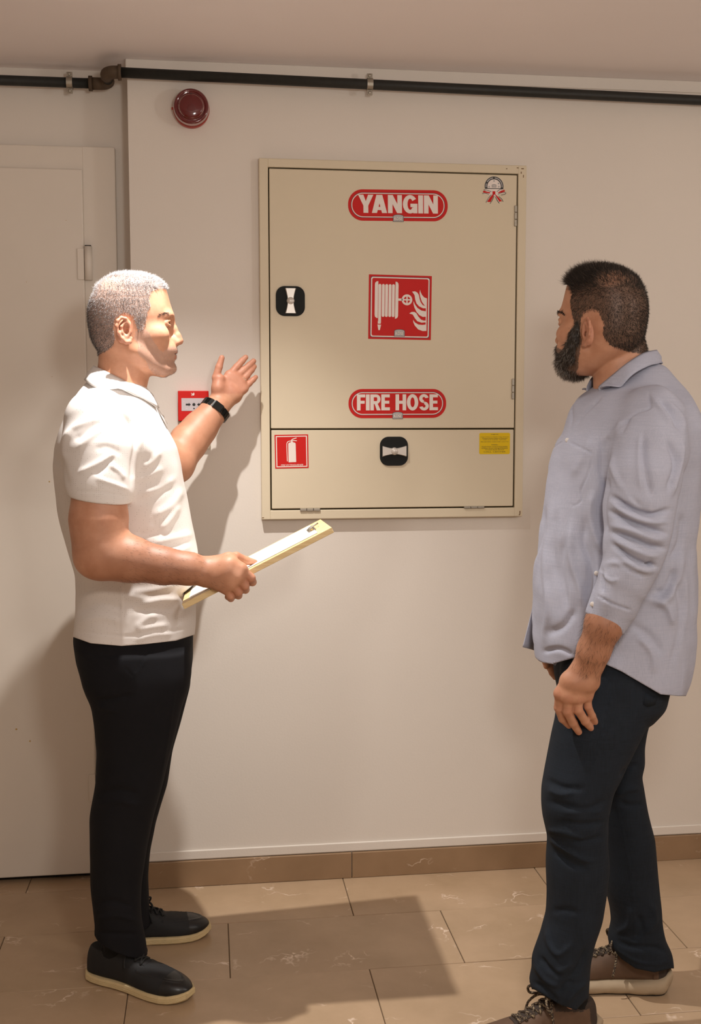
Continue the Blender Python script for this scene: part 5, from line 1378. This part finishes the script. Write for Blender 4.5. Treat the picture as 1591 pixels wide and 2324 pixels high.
footR = [[tuple(PY(1280, 2230, -.97))+(.034,), (.80, -.975, .060, .022), (.72, -.990, .050, .014), (.66, -1.0, .045, .010)], [tuple(PY(1462, 2170, -.766))+(.034,), (1.04, -.757, .060, .022), (.97, -.739, .050, .014), (.90, -.72, .045, .010)]]
hb = [wldR(np.array([[x, y, z] for x in (HB0[0], HB1[0]) for y in (HB0[1], HB1[1]) for z in (HB0[2], HB1[2])]))][0]
gr = [(hb.min(0), hb.max(0), lambda P: head_sdf(locR(P))*HSR), tb(neckR)+(lambda P: loft(P, neckR, 2.1, .5, k=.02),), tb(TR_)+(lambda P: smax(loft(P, TR_, 2.3)+.05, PY(1400, 1400, Y0R)[2]-P[:, 2], .03),)]
for c in (armNR, armFR)+tuple(innerR)+tuple(footR): gr.append(bounds(c)+((lambda c: lambda P: chain(P, c, .03))(c),))
gr += [gRN, gRF]
fRs = groups_sdf(gr, .007)
EARMOD[:] = [.45, .010]
fw, un, wz = warped(fRs, .68, 9, 2.2)
V, F = polygonise(fw, (.60, -1.20, wz(.01)), (1.30, -.55, wz(1.82)), .0025, slack=1.5); V = un(V)
VR, FR, NR = V, F, normals(V, F)
man = mk('person', V, F, M_SKINR, None, base=BR_)
tag(man, 'bearded man in a light blue shirt and dark jeans looking at the fire hose cabinet', 'person')
# photo-plane outline of hair in the common head frame (forward to the right)
HAIR_R = [(384, 648), (366, 655), (346, 664), (338, 682), (341, 700), (336, 716), (331, 738), (329, 757), (318, 760), (312, 742), (306, 724), (286, 716), (266, 722), (258, 748), (262, 770), (250, 792), (224, 806), (190, 806), (170, 700), (200, 610), (290, 590), (400, 600)]
px, py, Q = hpx(V, HO, locR); near = (Q[:, 2] > -.16) & (np.abs(Q[:, 1]) < .12) & (np.abs(Q[:, 0]) < .16)
tint = np.zeros((len(V), 3))
tint[near & soft(px, py, HAIR_R, 2.0, 3, Q) & (np.abs(Q[:, 1]) < .0835), 0] = .9
crown = np.hypot((px-248)/30, (py-652)/22); m = near & (Q[:, 2] > 0); tint[m, 0] *= .62+.38*np.clip((crown[m]-.5)*2, 0, 1)
BEARD_R = [(338, 752), (316, 758), (309, 780), (316, 808), (334, 842), (360, 860), (410, 860), (412, 822), (410, 786), (398, 786), (386, 794), (368, 800), (350, 780)]
tint[near & soft(px, py, BEARD_R, 2, 8, Q), 0] = .9
earm = near & (np.abs(Q[:, 1]) > .0805); tint[earm, 1] = .22; tint[earm, 0] = 0
for c in hRN_fing:
    for q_ in (c[0], c[1], c[3]):
        w_ = PY(*q_[:3]); m = np.linalg.norm(V-w_, axis=1) < q_[3]*1.5; tint[m, 1] = np.maximum(tint[m, 1], .16)
tan_arm(V, armNR, tint, .6)
paint(man, tint)
eyes(man, wldR, MR)
def thinR(px, py, Q): return (.55+.45*np.clip((np.hypot((px-248)/34, (py-652)/22)-.8)*3, 0, 1))*np.where(py < 672, 1.4, 1.)
def lenR(p):
    px, py, Q = hpx(p, HO, locR); t = np.clip((684-py)/34, 0, 1); return .0058+t*.015*np.clip((px-225)/90, .3, 1)
def colR(root, r):
    px, py, Q = hpx(root, HO, locR); side = np.clip((py-680)/50, 0, 1)*np.clip((px-250)/70, 0, 1)
    a = np.array(srgb(46, 36, 28)); b = np.array(srgb(128, 112, 98)); t = (r.uniform(size=len(root)) < .06+.42*side)[:, None]
    return np.where(t, b, a)*r.uniform(.6, 1.25, len(root))[:, None]
def dirR(root, n, r):
    px, py, Q = hpx(root, HO, locR); t = np.clip((700-py)/40, 0, 1)[:, None]
    loc = t*np.stack([.55+0*px, -.1+0*px, .45+0*px], 1)+(1-t)*np.stack([-.15+0*px, 0*px, -.75+0*px], 1)
    return n*(.6+.25*t)+loc@MR+r.normal(size=n.shape)*.26
hair_obj('hair', man, V, F, NR, head_weight(HAIR_R, locR, thinR), 23000, lenR, dirR, .00030, 51, colR, 'dark brown hair thinning at the crown')
# full beard: a shaped volume under coarse strands
def beard_f(P):
    Q_ = locR(P); A = Q_.copy(); A[:, 1] = np.abs(A[:, 1])
    d = chain(A, [(.020, .068, .004, .0035), (.027, .066, -.020, .007), (.036, .060, -.045, .014), (.048, .050, -.072, .019), (.070, .022, -.090, .026), (.076, .0, -.092, .028)], .02)
    d = smin(d, ell(A, (.074, 0, -.088), (.036, .043, .036)), .02)
    m = chain(A, [(.108, 0, -.050, .0085), (.100, .020, -.056, .009), (.086, .034, -.070, .010)], .01)
    d = smin(d, m, .008)
    d = smax(d, -ell(A, (.118, 0, -.068), (.016, .020, .0035)), .004)
    return d-.0016*lumps(P, 330, 4)
bc = wldR(np.array([[.05, 0, -.08]]))[0]
Vb, Fb = polygonise(beard_f, bc-.13, bc+.13, .0028); Nb = normals(Vb, Fb)
bA, bT, sid, root, n_ = strands(Vb, Fb, Nb, lambda c: np.ones(len(c)), 13000, lambda p: np.full(len(p), .012), lambda a, n, r: n*.42+np.array([.15*fR[0], .15*fR[1], -.9])+r.normal(size=n.shape)*.30, .00033, 61, sink=.002)
r = np.random.RandomState(3); qz = locR(root); tb_ = (r.uniform(size=len(root)) < np.clip((qz[:, 0]-.055)*18, 0, .78)*np.clip((-.075-qz[:, 2])*30, 0, 1)+.16)[:, None]
cs = np.where(tb_, np.array(srgb(176, 166, 156)), np.array(srgb(64, 52, 42)))*r.uniform(.5, 1.35, len(root))[:, None]
tri = np.concatenate([Fb[:, [0, 1, 2]], Fb[:, [0, 2, 3]]])
o = mk('beard', np.vstack([Vb, bA]), np.vstack([tri, bT+len(Vb)]), M_HAIR, man); o['label'] = 'full dark beard greying at the chin'; o['kind'] = 'stuff'
qv = locR(Vb); gv = np.clip((qv[:, 0]-.085)*16, 0, .4)*np.clip((-.08-qv[:, 2])*30, 0, 1)
paint(o, np.vstack([np.array(srgb(44, 36, 28))*(1-gv[:, None])+np.array(srgb(120, 112, 104))*gv[:, None], cs[sid]]))
hair_obj('eyebrows', man, V, F, NR, brow_w(BROW, locR, 3.2), 900, lambda p: np.full(len(p), .007), lambda a, n, r: n*.5+(np.array([[-.7, 0, .1]])@MR)+lR*np.sign((a-HOR)@lR)[:, None]*.5+r.normal(size=n.shape)*.15, .0004, 71, lambda root, r: np.array(srgb(42, 33, 26))*r.uniform(.6, 1.2, len(root))[:, None])
hair_obj('forearm_hair', man, V, F, NR, arm_w(armNR[3:6], 0, 1), 2000, lambda p: np.full(len(p), .014), lambda a, n, r: n*.3+np.array([-.3, 0, -.8])+r.normal(size=n.shape)*.30, .00014, 81, lambda root, r: np.array(srgb(40, 28, 20))*r.uniform(.6, 1.2, len(root))[:, None])

# shirt
z5 = lambda X, Y: (1150+X/3.228, 980+Y/3.228)
z4 = lambda X, Y: (1150+X/3.608, 560+Y/3.608)
slR = pc([(1478, 955, -1.005, .076), (1475, 1020, -1.042, .080), (1462, 1090, -1.070, .0765), (1456, 1118, -1.076, .0715), (1452, 1148, -1.080, .072), (1450, 1176, -1.084, .0665), (1449, 1206, -1.087, .0645), (1442, 1240, -1.090, .0615), (1434, 1275, -1.092, .0575), (1416, 1315, -1.092, .0530), (1396, 1360, -1.090, .0480), (1384, 1388, -1.082, .0455), (1366, 1432, -1.08, .0440)])
slRF = pc([(1450, 960, -.69, .074), (1405, 1090, -.665, .068), (1355, 1215, -.655, .060), (1310, 1310, -.66, .052), (1285, 1375, -.668, .046), (1274, 1405, -.67, .044)])
def endcap(P, pts, t_in):
    a, b = np.array(pts[-2][:3]), np.array(pts[-1][:3]); n = (b-a)/np.linalg.norm(b-a); return (P-b)@n
cA, cB = PY(1336, 1395, -1.08), PY(1409, 1439, -1.08); nc = np.cross(cB-cA, [0, 1., 0]); nc /= np.linalg.norm(nc); nc = nc if nc[2] < 0 else -nc
slRin = [p[:3]+(p[3]-.012,) for p in slR]; slRFin = [p[:3]+(p[3]-.007,) for p in slRF]
def shirt(P):
    d = loft(P, TR_, 2.35, k=.02)
    pl = (P-cA)@nc
    e = smax(chain(P, slR, .012), pl, .003); e = np.maximum(e, -np.maximum(chain(P, slRin, .012), -pl-.035)); d = smin(d, e, .006+.012*np.clip((P[:, 2]-1.25)*8, 0, 1))
    pl = endcap(P, slRF, 0); e = smax(chain(P, slRF, .03), pl, .003); e = np.maximum(e, -np.maximum(chain(P, slRFin, .03), -pl-.05)); d = smin(d, e, .018)
    calm = 1-np.exp(-(((P-cA)@nc)/.035)**2)*(P[:, 1] < -1.02)
    return d-calm*(.0016*lumps(P, 38, 6)+.0008*lumps(P, 90, 7))-calm*.0018*lumps(P*np.array([1, 1, .3], P.dtype), 80, 21)
V, F = polygonise(shirt, (.63, -1.20, .76), (1.32, -.55, 1.60), .0037)
hemR = np.array([(1150, 1494), (1215, 1497), (1232, 1504), (1252, 1507), (1296, 1495), (1325, 1491), (1364, 1503), (1413, 1525), (1460, 1553), (1500, 1576), (1540, 1580), (1600, 1580)])
slb = np.array([p[:3] for p in slR[6:]])
def hemgR(P):
    px, py = PX(nearside(P, Y0R)); g = (np.interp(px, hemR[:, 0], hemR[:, 1])-py)/960.
    return g
V, F = cut(V, F, hemgR, .0037)
FR_S = [([z5(765, 470), z5(900, 560), z5(1060, 610), z5(1195, 570)], 6, -.010), ([z5(770, 520), z5(900, 610), z5(1040, 660), z5(1180, 660)], 6, .006), ([z5(742, 575), z5(850, 640), z5(980, 690), z5(1175, 745)], 5, -.009), ([z5(760, 680), z5(900, 720), z5(1060, 780), z5(1170, 790)], 8, .006),
        ([z5(762, 735), z5(900, 775), z5(1050, 835), z5(1168, 855)], 5, -.009), ([z5(790, 790), z5(900, 850), z5(1020, 900), z5(1120, 910)], 7, .005), ([z5(775, 820), z5(880, 905), z5(1000, 965), z5(1100, 985)], 5, -.009), ([z5(720, 970), z5(850, 960), z5(960, 1010), z5(1090, 1020)], 7, .004), ([z5(800, 930), z5(900, 1000), z5(1010, 1060)], 6, -.004),
        ([z5(655, 1195), z5(780, 1262), z5(925, 1312)], 2.4, -.003), ([z5(690, 1000), z5(705, 1080), z5(700, 1180)], 4, -.004), ([z5(670, 1010), z5(760, 1090), z5(830, 1080)], 4, .003), ([z5(1040, 960), z5(1080, 985)], 5, -.007),
        ([z5(975, 20), z5(965, 200), z5(975, 420)], 5, .003), ([z5(1000, 20), z5(1010, 220), z5(1060, 480)], 7, -.004), ([z5(1180, 60), z5(1240, 240), z5(1180, 440)], 7, -.006), ([z5(1290, 60), z5(1270, 230), z5(1200, 480)], 6, .005), ([z5(780, 60), z5(770, 240), z5(850, 420), z5(960, 560)], 7, .004), ([z5(820, 300), z5(860, 440), z5(1000, 560)], 7, -.003),
        ([z5(700, 40), z5(690, 260), z5(730, 420)], 8, -.005), ([z5(740, 330), z5(700, 560), z5(730, 760)], 8, -.006), ([z5(640, 420), z5(620, 640), z5(700, 900)], 10, .006), ([z5(580, 620), z5(560, 800), z5(620, 1000), z5(600, 1250)], 10, -.006), ([z5(480, 620), z5(470, 900), z5(540, 1150), z5(560, 1350)], 9, .005), ([z5(360, 560), z5(330, 800), z5(360, 1100)], 9, -.004), ([z5(420, 760), z5(400, 1000), z5(440, 1300)], 8, -.004),
        ([z5(280, 760), z5(280, 1000), z5(300, 1300), z5(270, 1560)], 7, .004), ([z5(500, 1300), z5(420, 1420), z5(300, 1480)], 9, -.004), ([z5(270, 1610), z5(380, 1590), z5(480, 1630)], 5, -.005), ([z5(1000, 1220), z5(1150, 1240), z5(1240, 1100), z5(1290, 860)], 9, .006), ([z5(1080, 1180), z5(1170, 1160), z5(1240, 1000)], 9, -.006), ([z5(1100, 1240), z5(1180, 1300), z5(1220, 1420)], 7, .005),
        ([z5(900, 1400), z5(1050, 1500), z5(1150, 1640)], 10, -.004), ([z5(1220, 1060), z5(1280, 1250), z5(1270, 1500), z5(1210, 1700)], 9, -.005), ([z5(1300, 1000), z5(1310, 1300), z5(1260, 1640)], 7, .004), ([z5(960, 1500), z5(1060, 1620), z5(1080, 1780)], 7, .004), ([z5(1290, 600), z5(1270, 800), z5(1200, 940)], 7, -.005),
        ([z4(1165, 1180), z4(1170, 1260), z4(1170, 1320), z4(1060, 1360), z4(960, 1440), z4(880, 1540)], 2.2, -.0025), ([z4(1180, 1230), z4(1270, 1330), z4(1360, 1480)], 7, .005), ([z4(1240, 1260), z4(1330, 1350), z4(1420, 1500)], 6, -.005), ([z4(1300, 1260), z4(1420, 1380), z4(1470, 1520)], 6, .004), ([z4(950, 1420), z4(900, 1500), z4(820, 1580)], 6, .004), ([z4(1000, 1400), z4(930, 1530)], 6, -.003),
        ([z4(560, 1470), z4(620, 1380), z4(720, 1280), z4(780, 1220)], 4, -.003), ([z5(620, 30), z5(560, 180), z5(480, 330)], 9, .003),
        ([z5(455, 75), z5(540, 115), z5(632, 160)], 2, -.0022), ([z5(632, 165), z5(590, 320), z5(545, 420), z5(545, 500), z5(500, 540), z5(465, 530)], 2, -.0022)]
V = folds(V, F, [(a, b, c*1.35) for a, b, c in FR_S], Y0R); V, F = turn_in(V, F)
shirt_o = mk('shirt', V, F, M_SHIRT, man); shirt_o['label'] = 'light blue chambray shirt worn untucked'
collar('collar', [((1490, 797, Y0R), (1501, 826, Y0R)), ((1462, 803, Y0R-.052), (1476, 829, Y0R-.072)), ((1424, 826, Y0R-.072), (1436, 850, Y0R-.098)), ((1388, 855, Y0R-.064), (1404, 884, Y0R-.090)), ((1358, 880, Y0R-.040), (1384, 900, Y0R-.066))], Y0R, M_SHIRT, shirt_o, shirt, .003, .014)
# far front panel hanging open in front, with placket and button
fp = [[(1231, 1250, -.80), (1226, 1300, -.80), (1217, 1340, -.79), (1208, 1385, -.78), (1198, 1425, -.775), (1187, 1469, -.77)], [(1240, 1250, -.775), (1236, 1300, -.77), (1228, 1342, -.765), (1219, 1388, -.755), (1210, 1430, -.75), (1203, 1473, -.745)], [(1262, 1250, -.74), (1258, 1300, -.73), (1250, 1345, -.725), (1243, 1392, -.72), (1236, 1435, -.715), (1228, 1481, -.71)]]
V = []; n = 0
cols = [crom([PY(*q_) for q_ in c], 6) for c in fp]; n = len(cols[0])
for c in cols: V += list(c)
F = [(j*n+i, j*n+i+1, (j+1)*n+i+1, (j+1)*n+i) for j in range(2) for i in range(n-1)]
o = mk('front_panel', V, F, M_SHIRT, shirt_o); shell(o, .003, 0)
for (a, b, y) in ((1218.5, 1354, -.786),): lathe('button', [(0, .0055), (.0018, .0058), (.003, .0045)], PY(a, b, y), (-.25, -1, 0), M_BTN, shirt_o, 18)
def surf(px, py, yhint, f=shirt):
    """first hit of the cloth surface along a view ray"""
    d = ray(px, py); d /= np.linalg.norm(d); t0 = (yhint-.35-CAM[1])/d[1]; P = CAM+d*np.linspace(t0, t0+.6, 400)[:, None]; v = f(P); i = np.nonzero(v < 0)[0]; return P[i[0]] if len(i) else PY(px, py, yhint)
for a, b in ((1288, 999), (1345, 1371), (1354, 1301)):
    lathe('button', [(-.001, .005), (.0022, .0053), (.0032, .004)], surf(a, b, -.95), (-.5, -1, .1), M_BTN, shirt_o, 18)
# jeans
def jeans(P):
    d = loft(P, hipR, 2.4, k=.01); d = smin(d, loft(P, legNR, 2.25, k=.006), .02); return smin(d, loft(P, legFR, 2.25, k=.006), .014)-.0016*lumps(P, 34, 12)
V, F = polygonise(jeans, (.60, -1.10, .02), (1.25, -.62, 1.0), .0044)
hN_, hF_ = np.array([(1180, 2240), (1213, 2246), (1268, 2279), (1308, 2293), (1331, 2268), (1400, 2260)]), np.array([(1350, 2150), (1390, 2152), (1410, 2176), (1442, 2198), (1486, 2207), (1522, 2198), (1560, 2198)])
def hemjR(P):
    yc = np.where(P[:, 1] < -.868, -.97, -.765); Q_ = P.copy(); Q_[:, 1] = yc-np.abs(P[:, 1]-yc); px, py = PX(Q_)
    return np.where(P[:, 1] < -.868, np.interp(px, hN_[:, 0], hN_[:, 1])-py, np.interp(px, hF_[:, 0], hF_[:, 1])-py)/950.+np.where(P[:, 2] > .3, 1, 0)
V, F = cut(V, F, hemjR, .0044)
z6 = lambda X, Y: (1050+X/2.754, 1480+Y/2.754)
JF = [([z6(530, 860), z6(620, 890), z6(700, 870)], 6, .005), ([z6(520, 800), z6(640, 850), z6(760, 850)], 7, -.005), ([z6(900, 920), z6(780, 990), z6(640, 960), z6(520, 930)], 8, -.006), ([z6(880, 990), z6(760, 1000), z6(640, 1000)], 6, .005), ([z6(885, 1060), z6(760, 1080), z6(600, 1060)], 7, -.006), ([z6(530, 1110), z6(650, 1130), z6(760, 1170)], 6, .006), ([z6(545, 1170), z6(640, 1230), z6(740, 1290), z6(820, 1310)], 5, .007), ([z6(560, 1230), z6(660, 1310), z6(780, 1360)], 7, -.006),
      ([z6(880, 1150), z6(780, 1180), z6(680, 1180)], 6, -.005), ([z6(700, 1300), z6(720, 1500), z6(700, 1680)], 8, .003), ([z6(560, 1620), z6(650, 1610), z6(740, 1630)], 7, -.004), ([z6(530, 1720), z6(540, 1820), z6(600, 1890), z6(690, 1820)], 6, .006), ([z6(480, 1900), z6(540, 1980), z6(620, 2030)], 6, -.008), ([z6(450, 1950), z6(520, 2050), z6(600, 2090)], 5, .006), ([z6(680, 1940), z6(620, 1990), z6(560, 2000)], 6, .005), ([z6(770, 1850), z6(720, 1980), z6(640, 2060)], 7, -.006), ([z6(700, 2060), z6(640, 2080), z6(600, 2140)], 6, -.006), ([z6(780, 2060), z6(700, 2120), z6(640, 2200)], 6, .006), ([z6(440, 2060), z6(520, 2110), z6(600, 2190)], 5, -.005),
      ([z6(1100, 700), z6(1040, 720), z6(980, 780)], 6, -.005), ([z6(1110, 850), z6(1030, 860), z6(960, 900)], 6, .005), ([z6(1130, 950), z6(1050, 960), z6(980, 940)], 6, -.005), ([z6(1050, 1590), z6(1040, 1700), z6(960, 1760)], 6, .006), ([z6(1180, 1560), z6(1200, 1680), z6(1150, 1760)], 7, .005), ([z6(1100, 1640), z6(1120, 1740), z6(1060, 1800)], 7, -.006), ([z6(950, 1800), z6(1050, 1840), z6(1200, 1850), z6(1280, 1880)], 6, -.005), ([z6(950, 1850), z6(1080, 1930), z6(1200, 1950), z6(1295, 1930)], 3, .003),
      ([z6(955, 100), z6(900, 380), z6(840, 640), z6(790, 760)], 1.6, .0022), ([z6(960, 950), z6(1010, 1180), z6(1060, 1450), z6(1075, 1700), z6(1085, 1900)], 1.6, .0022)]
V = folds(V, F, JF, None)
V, F = turn_in(V, F); jo = mk('jeans', V, F, M_JEAN, man); jo['label'] = 'dark blue denim jeans'
pk = [surf(a, b, -.93, jeans)+np.array([0, -.002, 0]) for a, b in ((1465, 1572), (1492, 1582), (1486, 1600), (1470, 1604), (1460, 1598))]
sh_ = mk('back_pocket', pk, [tuple(range(5))], M_JEAN, jo); shell(sh_, .003, 1)
shoe(man, (.872, -.958), (.550, -1.022), 'R'); shoe(man, (1.127, -.778), (.818, -.700), 'R')
for c in ([(.825, -.968, .085, .028), tuple(PY(1280, 2235, -.97))+(.036,), tuple(PY(1284, 2180, -.97))+(.040,), tuple(PY(1285, 2120, -.97))+(.040,)], [(1.06, -.762, .085, .028), tuple(PY(1462, 2175, -.766))+(.036,), tuple(PY(1456, 2130, -.766))+(.040,), tuple(PY(1445, 2080, -.766))+(.040,)]): sock(man, c)
